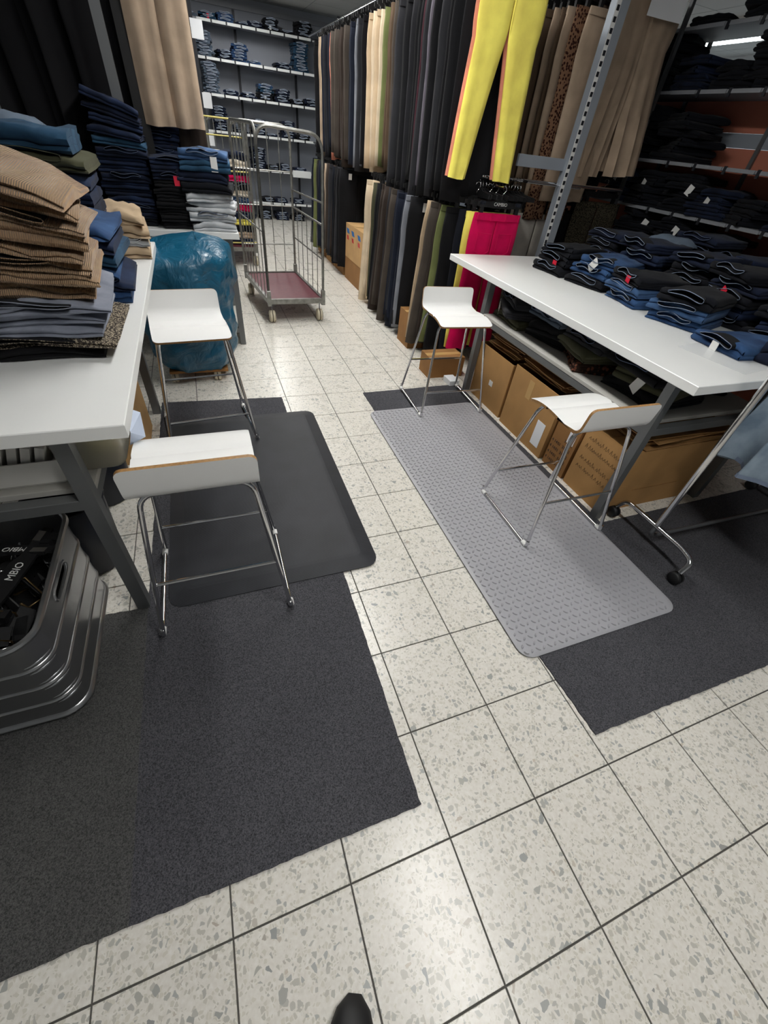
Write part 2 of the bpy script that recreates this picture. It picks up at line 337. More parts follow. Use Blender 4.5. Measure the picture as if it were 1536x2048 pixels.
def lozenge(cx, cy, a, L=.0125, w=.0044, h=.0046, z=.0161):
    ca, sa = cos(a), sin(a); P = lambda u, v, zz: (cx + u * ca - v * sa, cy + u * sa + v * ca, z + zz)
    vs = [P(-L, 0, 0), P(-L * .45, -w, 0), P(L * .45, -w, 0), P(L, 0, 0), P(L * .45, w, 0), P(-L * .45, w, 0), P(-L * .6, 0, h), P(-L * .3, -w * .45, h), P(L * .3, -w * .45, h), P(L * .6, 0, h), P(L * .3, w * .45, h), P(-L * .3, w * .45, h)]
    st.add(vs, [(k, (k + 1) % 6, 6 + (k + 1) % 6, 6 + k) for k in range(6)] + [(6, 7, 8, 9, 10, 11)])
for i in range(ni):
    for j in range(nj):
        lozenge(X0 + .024 + i * p, Y0 + .024 + j * p, pi / 4 if (i + j) % 2 else -pi / 4)
struct(st.build('tread_studs', M['mat_grey'], o, smooth=False, fix=False), 'stuff')
# ------------------------------------------------------------------ stools
def fillet(pts, r, n=5):
    pts = [Vector(p) for p in pts]; out = [pts[0]]
    for i in range(1, len(pts) - 1):
        a, p, c = pts[i - 1], pts[i], pts[i + 1]; da, dc = (a - p), (c - p); q = min(r, da.length * .45, dc.length * .45)
        s0, s1 = p + da.normalized() * q, p + dc.normalized() * q
        out += [(1 - t) ** 2 * s0 + 2 * t * (1 - t) * p + t * t * s1 for t in (k / n for k in range(n + 1))]
    out.append(pts[-1]); return out
def make_stool():
    root = empty('bar_stool', (0, 0, 0))
    q0, q1, q2 = Vector((0, .176, .600)), Vector((0, .105, .636)), Vector((0, -.03, .620))
    prof = [(1 - t) ** 2 * q0 + 2 * t * (1 - t) * q1 + t * t * q2 for t in (k / 9 for k in range(9))] + fillet([q2, (0, -.170, .620), (0, -.186, .742)], .04, 7)
    dist = [0]
    for a, b_ in zip(prof, prof[1:]): dist.append(dist[-1] + (b_ - a).length)
    T = dist[-1]; R = .024; rows = []
    dd = [0, .003, .008, .015, .024]; ds = sorted(set(dd + [T - d for d in dd] + [d for d in dist if .03 < d < T - .03]))
    def at(d):
        for i in range(len(dist) - 1):
            if d <= dist[i + 1] + 1e-9:
                t = (d - dist[i]) / max(1e-9, dist[i + 1] - dist[i]); p = prof[i].lerp(prof[i + 1], t); tg = (prof[i + 1] - prof[i]).normalized(); return p, tg
    th = .006; mb = MB(); rings_ = []; nx = 6
    for d in ds:
        p, tg = at(d); nrm = Vector((0, tg.z, -tg.y)) * -1
        if nrm.z < 0 and abs(tg.y) > .5: nrm = -nrm
        nrm = Vector((0, -tg.z, tg.y)); nrm = nrm if nrm.z > 0 or nrm.y > 0 else -nrm
        e = min(d, T - d); w = .187 - (R - math.sqrt(max(0, R * R - (R - e) ** 2)) if e < R else 0)
        top = [(w * (2 * k / nx - 1), p.y + nrm.y * th, p.z + nrm.z * th) for k in range(nx + 1)]
        bot = [(w * (2 * k / nx - 1), p.y - nrm.y * th, p.z - nrm.z * th) for k in range(nx, -1, -1)]
        rings_.append(top + bot)
    n = len(rings_[0]); base = 0
    vs = [q for r in rings_ for q in r]; fs = []; mi = []
    for i in range(len(rings_) - 1):
        for k in range(n):
            fs.append((i * n + k, i * n + (k + 1) % n, (i + 1) * n + (k + 1) % n, (i + 1) * n + k)); mi.append(1 if k in (nx, n - 1) else 0)
    for i in (0, len(rings_) - 1):
        for k in range(nx): fs.append((i * n + k, i * n + k + 1, i * n + n - 2 - k, i * n + n - 1 - k)); mi.append(1)
    mb.v, mb.f, mb.m = vs, fs, mi
    smooth(mb.build('seat', [M['seat_white'], M['plywood']], root), 50)
    r = .0085
    for y0, y1, nm in ((.222, .11, 'front_legs'), (-.222, -.125, 'rear_legs')):
        for sx in (-1, 1):
            path = fillet([(sx * .238, y0, r), (sx * .165, y1, .604), (0, y1, .604)], .055, 6)
            mb = MB(); mb.tube(path, r, 10); smooth(mb.build('leg', M['chrome'], root))
        zz = .17 if y0 > 0 else .25; t = zz / .604; x = .238 + (.165 - .238) * t; y = y0 + (y1 - y0) * t
        mb = MB(); mb.tube([(-x, y, zz), (x, y, zz)], .0065, 8); smooth(mb.build('footrest', M['chrome'], root))
    for sx in (-1, 1):
        mb = MB(); mb.tube(fillet([(sx * .238, .222, r + .03), (sx * .240, .225, r), (sx * .240, -.225, r), (sx * .238, -.222, r + .03)], .02, 4), r, 10); smooth(mb.build('runner', M['chrome'], root))
        for yy in (-.205, .205):
            mb = MB(); mb.tube([(sx * .24, yy - .014, r + .0005), (sx * .24, yy + .014, r + .0005)], r + .0035, 10); smooth(mb.build('foot_glide', M['tag_white'], root))
    return root
st0 = make_stool()
for i, (x, y, z, a, lab) in enumerate([(-.53, 1.122, .0125, 0, 'white plywood bar stool with its backrest to the viewer, beside the corduroy table'),
                                     (-.525, 2.345, .018, pi + .10, 'white plywood bar stool facing the viewer in front of the teal bag'),
                                     (1.125, 2.43, .0165, pi - .05, 'white plywood bar stool on the far end of the grey studded mat'),
                                     (1.132, 1.143, .0165, -.01, 'white plywood bar stool with plywood backrest edge over the middle of the studded mat')]):
    o = st0 if i == 0 else copy_tree(st0)
    o.location = (x, y, z); o.rotation_euler = (0, 0, a); tag(o, lab, 'stool', 'white bar stools')

# ------------------------------------------------------------------ work tables
def rounded_box(x0, x1, y0, y1, z0, z1, c=.004):
    mb = MB(); rc = [(d, z) for d, z in ((c, z0), (0, z0 + c), (0, z1 - c), (c, z1))]
    mb.rings([[(x0 + d, y0 + d, z), (x1 - d, y0 + d, z), (x1 - d, y1 - d, z), (x0 + d, y1 - d, z)] for d, z in rc], True, True); return mb
def table(name, x0, x1, y0, y1, zt, legs, label, shelf=None, t=.04):
    e = empty(name, ((x0 + x1) / 2, (y0 + y1) / 2, 0)); tag(e, label, 'table'); ox, oy = e.location.x, e.location.y
    rounded_box(x0 - ox, x1 - ox, y0 - oy, y1 - oy, zt - t, zt, .0025).build('tabletop', M['laminate'], e)
    for lx, ly in legs: rounded_box(lx - .022 - ox, lx + .022 - ox, ly - .022 - oy, ly + .022 - oy, 0, zt - t - .0005, .002).build('leg', M['frame_grey'], e)
    xs = sorted({l[0] for l in legs}); ys = sorted({l[1] for l in legs})
    for ly in ys:
        rounded_box(xs[0] + .0225 - ox, xs[-1] - .0225 - ox, ly - .02 - oy, ly + .02 - oy, zt - t - .045, zt - t - .001, .002).build('top_rail', M['frame_grey'], e)
        if shelf: rounded_box(xs[0] + .0225 - ox, xs[-1] - .0225 - ox, ly - .02 - oy, ly + .02 - oy, shelf - .06, shelf - .021, .002).build('shelf_rail', M['frame_grey'], e)
    if shelf:
        rounded_box(xs[0] - .02 - ox, xs[-1] + .02 - ox, ys[0] + .0225 - oy, ys[-1] - .0225 - oy, shelf - .02, shelf, .0015).build('lower_shelf', M['shelf_board'], e)
        for lx in (xs[0], xs[-1]): rounded_box(lx - .018 - ox, lx + .018 - ox, ys[0] + .0225 - oy, ys[-1] - .0225 - oy, shelf - .06, shelf - .021, .002).build('side_rail', M['frame_grey'], e)
    return e
ZT = .86
table('work_table', -1.62, -.657, .985, 3.13, ZT, [(-.845, 1.08), (-.845, 2.62), (-1.5, 1.08), (-1.5, 2.62)], 'white work table carrying the corduroy and jeans piles', .595)
table('work_table', 1.365, 2.98, .89, 3.1, ZT, [(1.442, 1.03), (1.442, 2.583), (2.235, 1.03), (2.235, 2.583)], 'white work table covered with rows of folded dark jeans', .60)
table('work_table', -2.2, -.125, 3.58, 4.35, .845, [(-.19, 3.725), (-.19, 4.25), (-2.1, 3.725), (-2.1, 4.25)], 'white side table with tall jeans stacks behind the teal bag', .16)

# ------------------------------------------------------------------ cardboard boxes
def carton(x0, x1, y0, y1, z0, h, label, mat='card', flaps=True, rz=0, tape=True, name='cardboard_box'):
    cx, cy = (x0 + x1) / 2, (y0 + y1) / 2; e = empty(name, (cx, cy, z0 + .0005), rz); tag(e, label, 'box')
    a, b_, t = (x1 - x0) / 2, (y1 - y0) / 2, .004
    mb = MB(); mb.rings([[(-a, -b_, 0), (a, -b_, 0), (a, b_, 0), (-a, b_, 0)], [(-a, -b_, h), (a, -b_, h), (a, b_, h), (-a, b_, h)],
                         [(-a + t, -b_ + t, h), (a - t, -b_ + t, h), (a - t, b_ - t, h), (-a + t, b_ - t, h)], [(-a + t, -b_ + t, t), (a - t, -b_ + t, t), (a - t, b_ - t, t), (-a + t, b_ - t, t)]], True, True)
    mb.build('body', M[mat], e)
    if flaps == 'closed':
        for s in (-1, 1):
            m2 = MB(); m2.box(-a, a, min(s * .002, s * b_), max(s * .002, s * b_), h + .0005, h + .0045); m2.build('flap', M[mat], e)
        if tape: MB().box(-a - .001, a + .001, -.025, .025, h + .0047, h + .0055).build('packing_tape', M['tape'], e)
    elif flaps:
        for s in (-1, 1):
            L = b_ * .7; m2 = MB(); m2.obox((0, s * (b_ + L * .45 * .5), h + L * .42), (a * .97, 0, 0), (0, s * L * .22, L * .42), (0, .002, -.001 * s)); m2.build('flap', M[mat], e)
            L = a * .5; m2 = MB(); m2.obox((s * (a - L * .35), 0, h - L * .25), (s * L * .35, 0, L * .2), (0, b_ * .95, 0), (.001, 0, .002)); m2.build('flap', M[mat], e)
    return e
def sheets(x0, x1, y0, y1, z0, n, label, seed, mat='kraft', name='kraft_paper_bundle', dz=.011, fan=.03):
    rnd = random.Random(seed); e = empty(name, ((x0 + x1) / 2, (y0 + y1) / 2, z0)); tag(e, label, 'paper'); a, b_ = (x1 - x0) / 2, (y1 - y0) / 2
    for k in range(n):
        mb = MB(); dx, dy, rr = rnd.uniform(-fan, fan), rnd.uniform(-fan, fan), rnd.uniform(-.06, .06); nx, ny = 6, 6; z = k * dz
        ph = rnd.uniform(0, 6); vs = []
        for q in (0, 1):
            for i in range(nx + 1):
                for j in range(ny + 1):
                    u, v = (i / nx * 2 - 1), (j / ny * 2 - 1); x = u * a * .97 + dx - rr * v * b_; y = v * b_ * .97 + dy + rr * u * a
                    vs.append((x, y, z + .004 * abs(sin(u * 2 + ph)) + .003 * sin(v * 3 + ph) + q * dz * .55 + .003))
        G = lambda q, i, j: q * (nx + 1) * (ny + 1) + i * (ny + 1) + j; fs = []
        for i in range(nx):
            for j in range(ny): fs += [(G(0, i, j), G(0, i, j + 1), G(0, i + 1, j + 1), G(0, i + 1, j)), (G(1, i, j), G(1, i + 1, j), G(1, i + 1, j + 1), G(1, i, j + 1))]
        for i in range(nx): fs += [(G(0, i, 0), G(0, i + 1, 0), G(1, i + 1, 0), G(1, i, 0)), (G(0, i, ny), G(1, i, ny), G(1, i + 1, ny), G(0, i + 1, ny))]
        for j in range(ny): fs += [(G(0, 0, j), G(1, 0, j), G(1, 0, j + 1), G(0, 0, j + 1)), (G(0, nx, j), G(0, nx, j + 1), G(1, nx, j + 1), G(1, nx, j))]
        mb.add(vs, fs); mb.build('paper_sheet', M[mat], e)
    return e
def lettering(text, size, loc, rot, mat, parent, name='lettering', ext=.0004):
    cu = bpy.data.curves.new(name, 'FONT'); cu.body = text; cu.size = size; cu.extrude = ext; cu.align_x = 'CENTER'; cu.align_y = 'CENTER'; cu.resolution_u = 2
    tmp = bpy.data.objects.new(name, cu); COL.objects.link(tmp); me = bpy.data.meshes.new_from_object(tmp); bpy.data.objects.remove(tmp)
    me.materials.clear(); me.materials.append(M[mat]); o = put(name, me, parent); o.location = loc; o.rotation_euler = rot; return o
b1 = carton(1.472, 1.98, 2.13, 2.57, 0, .40, 'tall brown carton nearest the far leg under the jeans table', flaps=False)
MB().box(-.2555, -.2542, -.05, -.005, .16, .2).build('sticker', M['tag_white'], b1)
sheets(1.52, 1.96, 2.17, 2.54, .402, 6, 'loose brown paper bundle heaped on the carton nearest the far table leg', 3)
b2 = carton(1.462, 2.0, 1.60, 2.09, 0, .43, 'tall brown carton with pale sticker, second from the far leg under the table', flaps=False)
MB().box(-.2705, -.2692, -.2, -.12, .05, .22).build('sticker', M['paper'], b2)
MB().box(-.2705, -.2692, .02, .07, .28, .40).build('packing_tape', M['tape'], b2)
sheets(1.49, 2.0, 1.63, 2.07, .432, 8, 'thick brown paper bundle on the carton with the pale sticker', 5)
b3 = carton(1.475, 1.98, 1.38, 1.575, 0, .33, 'small brown carton printed with columns of black marks under the table', 'card_dark', 'closed')
MB().box(-.2542, -.2527, -.075, -.02, .22, .29).build('sticker', M['paper'], b3)
for k in range(5):
    for c in range(4):
        if k == 4 and c < 2: continue
        lettering(['4 14', '01', '31', '42'][c], .028, (-.2532, .065 - c * .042, .05 + k * .042), (pi / 2, 0, -pi / 2), 'ink', b3, 'printed_mark')
b4 = carton(1.478, 2.2, 1.052, 1.36, 0, .405, 'long low brown carton with handwriting behind the near leg of the table', 'card', 'closed', tape=False)
MB().box(-.18, .17, -.1556, -.1542, .135, .139).build('crease_line', M['card_dark'], b4)
mb = MB(); rnd = random.Random(4)
for row in range(4):
    y = .12; z = .33 - row * .055 if row < 2 else .2 - (row - 2) * .055
    while y > -.12:
        h = rnd.uniform(.012, .028); q = [(-.3615, y, z), (-.3615, y - .008, z + h), (-.3615, y - .014, z + rnd.uniform(-.004, .006))]
        if row < 4: mb.tube(q, .0009, 4)
        y -= rnd.uniform(.014, .026)
mb.build('handwriting', M['ink'], b4)
sheets(1.56, 2.19, 1.07, 1.35, .412, 7, 'flat brown paper bundle spilling over the long low carton', 7, dz=.009)
carton(-1.2, -.868, 2.06, 2.46, 0, .50, 'tall open brown carton on the floor under the corduroy table', 'card_pale')
carton(1.21, 1.53, 2.83, 3.02, 0, .16, 'low brown carton beneath the magenta trousers', 'card_dark', 'closed')
carton(1.275, 1.62, 3.46, 3.72, 0, .29, 'brown carton with clear tape between grey and khaki trousers', 'card_dark', 'closed')
bx = carton(1.36, 1.72, 5.22, 5.92, .252, .36, 'pale carton with blue and red emblem print, topmost of two', 'card_pale', 'closed')
for sgn, face in ((0, 'front'), (1, 'side')):
    for k, (u, c) in enumerate(((-.6, 'label_blue'), (-.1, 'label_blue'), (.5, 'label_blue'))):
        if face == 'front':
            MB().obox((u * .16, -.3508, .27 - .02 * k), (.024, 0, 0), (0, .0007, 0), (.014, 0, .026)).build('printed_stripe', M[c], bx)
            MB().obox((u * .16 + .02, -.3508, .2), (.018, 0, 0), (0, .0007, 0), (.006, 0, .02)).build('printed_block', M['label_red'], bx)
        else:
            MB().obox((-.1808, -u * .42, .29), (.0007, 0, 0), (0, .05, 0), (0, .02, .024)).build('printed_stripe', M[c], bx)
            MB().obox((-.1808, -u * .42, .22), (.0007, 0, 0), (0, .035, 0), (0, .01, .022)).build('printed_block', M['label_red'], bx)
carton(1.36, 1.72, 5.15, 5.92, 0, .25, 'brown carton under the one with blue and red emblem', 'card_dark', 'closed')
for k, (y0, y1, h) in enumerate([(4.3, 4.72, .1), (4.76, 5.12, .14), (6.0, 6.42, .13), (6.46, 6.95, .2), (7.0, 7.5, .12)]):
    carton(1.36, 1.72, y0, y1, 0, h, f'low brown carton on the floor under the lower rail, {nth(k + 1)} along the aisle', 'card' if k % 2 else 'card_dark', 'closed')

# ------------------------------------------------------------------ under the corduroy table
e = empty('hanger_tray', (-1.19, 1.20, .5955)); tag(e, 'white plastic tray of pale hangers on the lower shelf of the corduroy table', 'tray')
mb = MB(); mb.rings([[(x, y, z) for x, y in rrect(-.3 + d, .3 - d, -.07 + d, .07 - d, .02, 3)] for d, z in ((.006, 0), (0, .01), (0, .085), (.004, .085), (.006, .008))], True, True); mb.build('tray', M['white_plastic'], e)
for k in range(17):
    x = -.27 + k * .032; mb = MB(); mb.obox((x, .004 * (k % 3), .068 + .006 * (k * 7 % 4)), (.0105, 0, -.003), (0, .055, 0), (.018, 0, .052)); mb.build('pale_hanger', M['white_plastic'], e)
e = empty('plastic_tub', (-.83, 1.31, .5955)); tag(e, 'translucent plastic tub holding a yellow roll, jutting off the lower shelf', 'tub')
mb = MB(); mb.rings([[(x, y, z) for x, y in rrect(-.09 - d, .09 + d, -.13 - d, .13 + d, .03, 4)] for d, z in ((-.01, .0), (0, .015), (.012, .13), (.016, .132), (.009, .13), (-.003, .017))], True, True); smooth(mb.build('tub', M['frosted_plastic'], e))
mb = MB(); mb.lathe([(0.02, 0), (.055, .005), (.06, .04), (.055, .09), (.02, .095)], 18, (.015, .0, .018)); smooth(mb.build('yellow_roll', M['foam'], e))
mb = MB(); mb.add([(.1, -.05, .03), (.15, -.03, .045), (.145, .04, .1), (.09, .06, .12), (.11, 0, .13), (.12, -.07, .09)], [(0, 1, 2, 5), (5, 2, 3, 4)]); mb.build('blue_tissue', M['tissue'], e)
carton(-1.5, -1.0, 1.32, 1.62, .5955, .17, 'flat brown carton behind the white hanger tray on the lower shelf', 'card', 'closed')
o = rounded_box(1.33, 1.415, 2.66, 2.78, .0005, .045, .002).build('paper_stack', M['paper']); tag(o, 'small stack of white paper on the floor by the far table leg', 'paper')
def bin_(cx, cy, r0, r1, h, label):
    e = empty('waste_bin', (cx, cy, .0005)); tag(e, label, 'bin')
    mb = MB(); mb.lathe([(r0 - .01, 0), (r0, .008), (r1, h), (r1 + .006, h), (r1 + .006, h + .01), (r1 - .004, h + .01), (r0 - .006, .012)], 28); smooth(mb.build('body', M['bin_plastic'], e)); return e
bin_(-1.05, 1.385, .112, .132, .34, 'dark navy waste bin behind the table leg, closest to the metal crate')
bin_(-1.055, 1.84, .125, .15, .44, 'dark waste bin standing between the navy bin and the tall open carton')
# ------------------------------------------------------------------ aluminium crate with hanger clips
cr = empty('metal_crate', (-1.328, .957, .0065)); tag(cr, 'ribbed aluminium crate full of black hanger clips on the carpet', 'crate')
hx, hy, H = .352, .275, .42
def rr(d, z, r=.075): return [(x, y, z) for x, y in rrect(-hx + d, hx - d, -hy + d, hy - d, max(.02, r - d), 7)]
prof = [(.03, .012), (.004, .012), (-.004, .018), (-.006, .026), (-.002, .034), (.004, .038)]
for z in (.115, .205, .295): prof += [(.004, z - .012), (.004, z - .0065), (.001, z - .0045), (-.001, z), (.001, z + .0045), (.004, z + .0065), (.004, z + .012)]
prof += [(.004, .39), (.004, .397), (-.006, .402), (-.008, .41), (-.004, .417), (.004, .419), (.009, .414), (.010, .404), (.010, .03), (.04, .022)]
mb = MB(); mb.rings([rr(d, z) for d, z in prof], True, True); body = mb.build('body', M['aluminium'], cr)
cut = MB(); cut.rings([[(x, .0 + s, z) for s, z in [(c * .055 + (.02 * cos(a)), .35 + .018 * sin(a)) for c, a in [(1, -pi / 2), (1, -pi / 4), (1, 0), (1, pi / 4), (1, pi / 2), (-1, pi / 2), (-1, 3 * pi / 4), (-1, pi), (-1, 5 * pi / 4), (-1, 3 * pi / 2)]]] for x in (hx - .06, hx + .06)])
co = cut.build('cutter', M['aluminium'], cr); md = body.modifiers.new('b', 'BOOLEAN'); md.object = co; md.operation = 'DIFFERENCE'; md.solver = 'EXACT'
bpy.context.view_layer.update(); dg = bpy.context.evaluated_depsgraph_get(); me = bpy.data.meshes.new_from_object(body.evaluated_get(dg)); body.modifiers.clear(); body.data = me; bpy.data.objects.remove(co)
smooth(body, 35)
mb = MB(); mb.tube([(hx - .004, c * .055 + .021 * cos(a), .35 + .019 * sin(a)) for c, a in [(1, -pi / 2), (1, -pi / 4), (1, 0), (1, pi / 4), (1, pi / 2), (-1, pi / 2), (-1, 3 * pi / 4), (-1, pi), (-1, 5 * pi / 4), (-1, 3 * pi / 2)]], .0045, 8, True); smooth(mb.build('handle_rim', M['aluminium'], cr))
for sx in (-1, 1):
    for sy in (-1, 1): MB().lathe([(.02, 0), (.022, .006), (.018, .0125)], 12, (sx * (hx - .07), sy * (hy - .07), 0)).build('rubber_foot', M['rubber'], cr)

for z in (.115, .205, .295):
    for q in range(4):
        for dz in (-.017, .017):
            pts = rr(.0045, z + dz)[q * 8 + 1:q * 8 + 7]; mb = MB(); mb.tube(pts, [.0008, .003, .0036, .0036, .003, .0008], 6); smooth(mb.build('corner_ripple', M['aluminium'], cr))
def hanger_meshes():
    b = MB(); pts = [(-.19, -.004), (-.19, .022), (-.06, .03), (-.03, .042), (.03, .042), (.06, .03), (.19, .022), (.19, -.004), (.05, -.012), (-.05, -.012)]
    b.rings([[(x, y, z) for x, z in pts] for y in (-.005, .005)]); bar = b.mesh('hanger_bar', [M['black_plastic']])
    b = MB(); b.tube([(0, 0, .04), (0, 0, .068), (.012, 0, .08), (.0245, 0, .095), (.022, 0, .112), (.006, 0, .122), (-.012, 0, .118), (-.02, 0, .104)], .0022, 6); hook = b.mesh('hanger_hook', [M['chrome']], True)
    b = MB(); b.box(-.014, .014, -.011, .011, -.045, -.012); b.box(-.019, .019, -.0065, .0065, -.0115, .03); clip = b.mesh('hanger_clip', [M['black_plastic']])
    b = MB(); b.box(-.022, .022, -.007, -.005, .006, .028); b.box(-.0225, -.0195, -.005, .006, .006, .028); cl2 = b.mesh('clip_spring', [M['chrome']])
    return bar, hook, clip, cl2
HB, HH, HC, HS = hanger_meshes()
def hanger(loc, rz, label, group=None, detail=True, rot=None, clips=True, word=None, wx=0.):
    o = put('clip_hanger', HB); o.location = loc; o.rotation_euler = rot if rot else (0, 0, rz); tag(o, label, 'hanger', group)
    put('hook', HH, o)
    if clips:
        for s in (-1, 1):
            c = put('clip', HC, o); c.location = (s * .15, 0, 0)
            if detail: put('spring', HS, c)
    if word: lettering(word, .03, (wx, -.0056, .012), (pi / 2, 0, 0), 'tag_white', o)
    return o
rnd = random.Random(11)
def crate_pt(z): return (cr.location.x + rnd.uniform(-.27, .27), cr.location.y + rnd.uniform(-.2, .2), z)
for k, (x, y, z, rot, word) in enumerate([(-1.19, 1.135, .372, (-1.4, .03, 2.88), 'MBIO'), (-1.085, 1.0, .376, (-1.4, .0, 1.3), 'MBIO'), (-1.25, .88, .27, (1.4, .2, .6), None), (-1.35, 1.0, .27, (1.5, -.2, 2.2), None), (-1.2, .87, .23, (1.3, .3, .5), None), (-1.4, .9, .25, (1.5, .1, -.4), None), (-1.25, 1.05, .2, (1.6, .2, .2), None), (-1.45, 1.02, .26, (1.5, .2, .3), None)]):
    if k < 2:
        hanger((x, y, z), 0, ['black clip hanger lying against the far rim of the crate, its lettering upside down', 'black lettered clip hanger lying in the crate nearest its handle slot'][k], rot=rot, word=word, wx=(-.075, 0.)[k])
    else:
        o = put('clip_hanger', HB); o.location = (x, y, z); o.rotation_euler = rot; tag(o, 'plain black clip hanger jumbled in the metal crate', 'hanger', 'plain black hangers jumbled in the crate', share=True); put('hook', HH, o)
        for s in (-1, 1): put('clip', HC, o).location = (s * .15, 0, 0)
cb = MB(); cb.rings([[(x, y, z) for x, z in ((-.006, 0), (.006, 0), (.0015, .028), (-.0015, .028))] for y in (-.025, .025)]); cbm = cb.mesh('loose_clip', [M['black_plastic']])
cw = MB()
for s in (-1, 1): cw.tube([(s * .004, -.012, .001), (s * .009, -.009, -.03), (s * .011, 0, -.038), (s * .009, .009, -.03), (s * .004, .012, .001)], .0021, 5)
cwm = cw.mesh('wire_loop', [M['chrome']], True); bw = MB(); bw.tube([(0, -.03, 0), (.02, -.03, .02), (.05, -.03, .02), (.05, .03, .02), (.02, .03, .02), (0, .03, 0)], .0022, 5); bwm = bw.mesh('wire_loop', [M['brass']], True)
for k in range(74):
    p = crate_pt(rnd.uniform(.25, .325) if k < 62 else rnd.uniform(.2, .25)); p = (p[0], p[1], min(p[2], .29)) if p[0] > -1.33 and p[1] > .92 else p
    o = put('loose_clip', cbm); o.location = p; o.rotation_euler = (rnd.uniform(0, 6), rnd.uniform(0, 6), rnd.uniform(0, 6)); sc = rnd.uniform(1.0, 1.9); o.scale = (sc, sc, sc)
    tag(o, 'loose black clip with wire arms among the jumble in the crate', 'clip', 'loose clips jumbled in the crate', share=True); put('wire_loop', cwm if k % 4 else bwm, o)
mb = MB(); mb.rings([rr(.02, .17), rr(.02, .19)], True, True)
o = mb.build('clip_layer', M['black_plastic']); o.location = cr.location; tag(o, 'dark layer of hanger clips deep in the crate', 'clips'); struct(o, 'stuff')

# ------------------------------------------------------------------ rolling rail at the frame edge
rk = empty('rolling_rail', (1.55, .775, .0065)); tag(rk, 'chrome rolling garment rail on castors beside the jeans table', 'rack')
mb = MB(); mb.tube(fillet([(-.005, .235, .07), (0, .205, .135), (0, -.16, .135), (-.015, -.235, .125), (-.055, -.24, .066)], .06, 6), .0125, 12); smooth(mb.build('base_tube', M['chrome'], rk))
mb = MB(); mb.tube([(0, .0, .145), (0, 0, 1.72)], .014, 12); smooth(mb.build('upright', M['chrome'], rk))
mb = MB(); mb.tube(fillet([(.0, .0, .125), (-.005, .0, .075), (.06, -.005, .068), (1.15, -.03, .068)], .03, 5), .011, 10); smooth(mb.build('lower_bar', M['steel_grey'], rk))
mb = MB(); mb.tube([(0, 0, 1.715), (1.15, -.03, 1.715)], .0125, 10); smooth(mb.build('hanging_bar', M['chrome'], rk))
mb = MB(); mb.tube([(1.15, -.03, .06), (1.15, -.03, 1.715)], .0125, 10); smooth(mb.build('upright', M['chrome'], rk))
mb = MB(); mb.tube([(1.15, .21, .07), (1.15, -.27, .07)], .0125, 10); smooth(mb.build('base_tube', M['chrome'], rk))
def castor(parent, x, y, r=.027, mat='black_plastic', zt=.07, name='castor', wide=1.):
    mb = MB()
    for s in (-1, 1): mb.rings([[(x + q * s * wide, y + r * c * cos(a), r + r * c * sin(a)) for a in [2 * pi * k / 14 for k in range(14)]] for q, c in ((.003, 1), (.016, 1), (.022, .8))])
    o = mb.build(name, M[mat], parent); smooth(o, 50); mb = MB(); mb.tube([(x, y, r), (x, y, zt)], .0055, 8); mb.build('stem', M['steel_grey'], o); return o
for x, y in ((-.005, .235), (-.056, -.24), (1.15, .21), (1.15, -.27)): castor(rk, x, y, .032)
# pale denim skirt on it
mb = MB(); rows = []; nA = 56
for k in range(13):
    t = k / 12; z = 1.5 - t * 1.03; hw = .13 + .10 * t; th = .02 + .05 * t; am = .055 * t ** 1.1
    rows.append([((th * sin(a)) + am * cos(7 * a + .4), (hw * cos(a)) + am * .4 * sin(7 * a), z - .012 * t * sin(2 * a)) for a in [2 * pi * q / nA for q in range(nA)]])
mb.rings(rows, True, False); o = mb.build('denim_skirt', M['skirt_denim']); smooth(o, 80); o.location = (1.84, .665, .01); tag(o, 'pale blue flared denim skirt hanging from the chrome rolling rail', 'skirt')
mb = MB(); mb.rings([[(p[0] * 1.04, p[1] * 1.01, p[2] + dz) for p in rows[-1]] for dz in (.0, .006, .018, .02)], False, False); mb.build('frayed_hem', M['hem_light'], o)
mb = MB(); mb.rings([[(p[0] * 1.06, p[1] * 1.03, p[2] + dz) for p in rows[0]] for dz in (-.04, 0)], True, True); mb.build('waistband', M['skirt_denim'], o)
hanger((1.84, .665, 1.58), pi / 2, 'clip hanger holding the pale denim skirt on the rolling rail')

# ------------------------------------------------------------------ teal bag on a dolly
bg = empty('refuse_bag', (-.56, 3.22, .085)); tag(bg, 'large teal plastic bag stuffed full on a dolly under the side table', 'bag')
mb = MB(); rows = []; nA = 64; K = 30
for k in range(K + 1):
    t = k / K; z = .765 * t
    r = (.225 + .06 * min(1, t / .45)) * (1 - .55 * max(0, (t - .90) / .10) ** 3) * (.86 + .14 * min(1, t / .1))
    row = []
    for q in range(nA):
        a = 2 * pi * q / nA; d = Vector((cos(a), sin(a), 0)); P = Vector((cos(a) * 1.6, sin(a) * 1.6, z * 3.2))
        nn = noise.noise(P * 1.3) * .12 + abs(noise.noise(P * 2.9 + Vector((3, 1, 7)))) * .16 + abs(noise.noise(Vector((cos(a) * 2.4, sin(a) * 2.4, z * 11)))) * .13
        sag = .05 * max(0, t - .8) * 4 * noise.noise(P * 1.1 + Vector((9, 2, 4)))
        rr_ = r * (1 + nn * (1 - .3 * t)); row.append(((abs(d.x) ** .8) * (1 if d.x > 0 else -1) * rr_ * 1.08, (abs(d.y) ** .8) * (1 if d.y > 0 else -1) * rr_, z + sag + .03 * sin(a + 1) * max(0, t - .75) * 4))
    rows.append(row)
mb.rings(rows, True, True); o = mb.build('bag_film', M['bag_film'], bg); smooth(o, 180)
e = empty('dolly', (-.56, 3.22, 0)); tag(e, 'low wooden dolly on pale castors carrying the teal bag', 'dolly')
rounded_box(-.2, .2, -.18, .18, .062, .082, .003).build('platform', M['card_dark'], e)
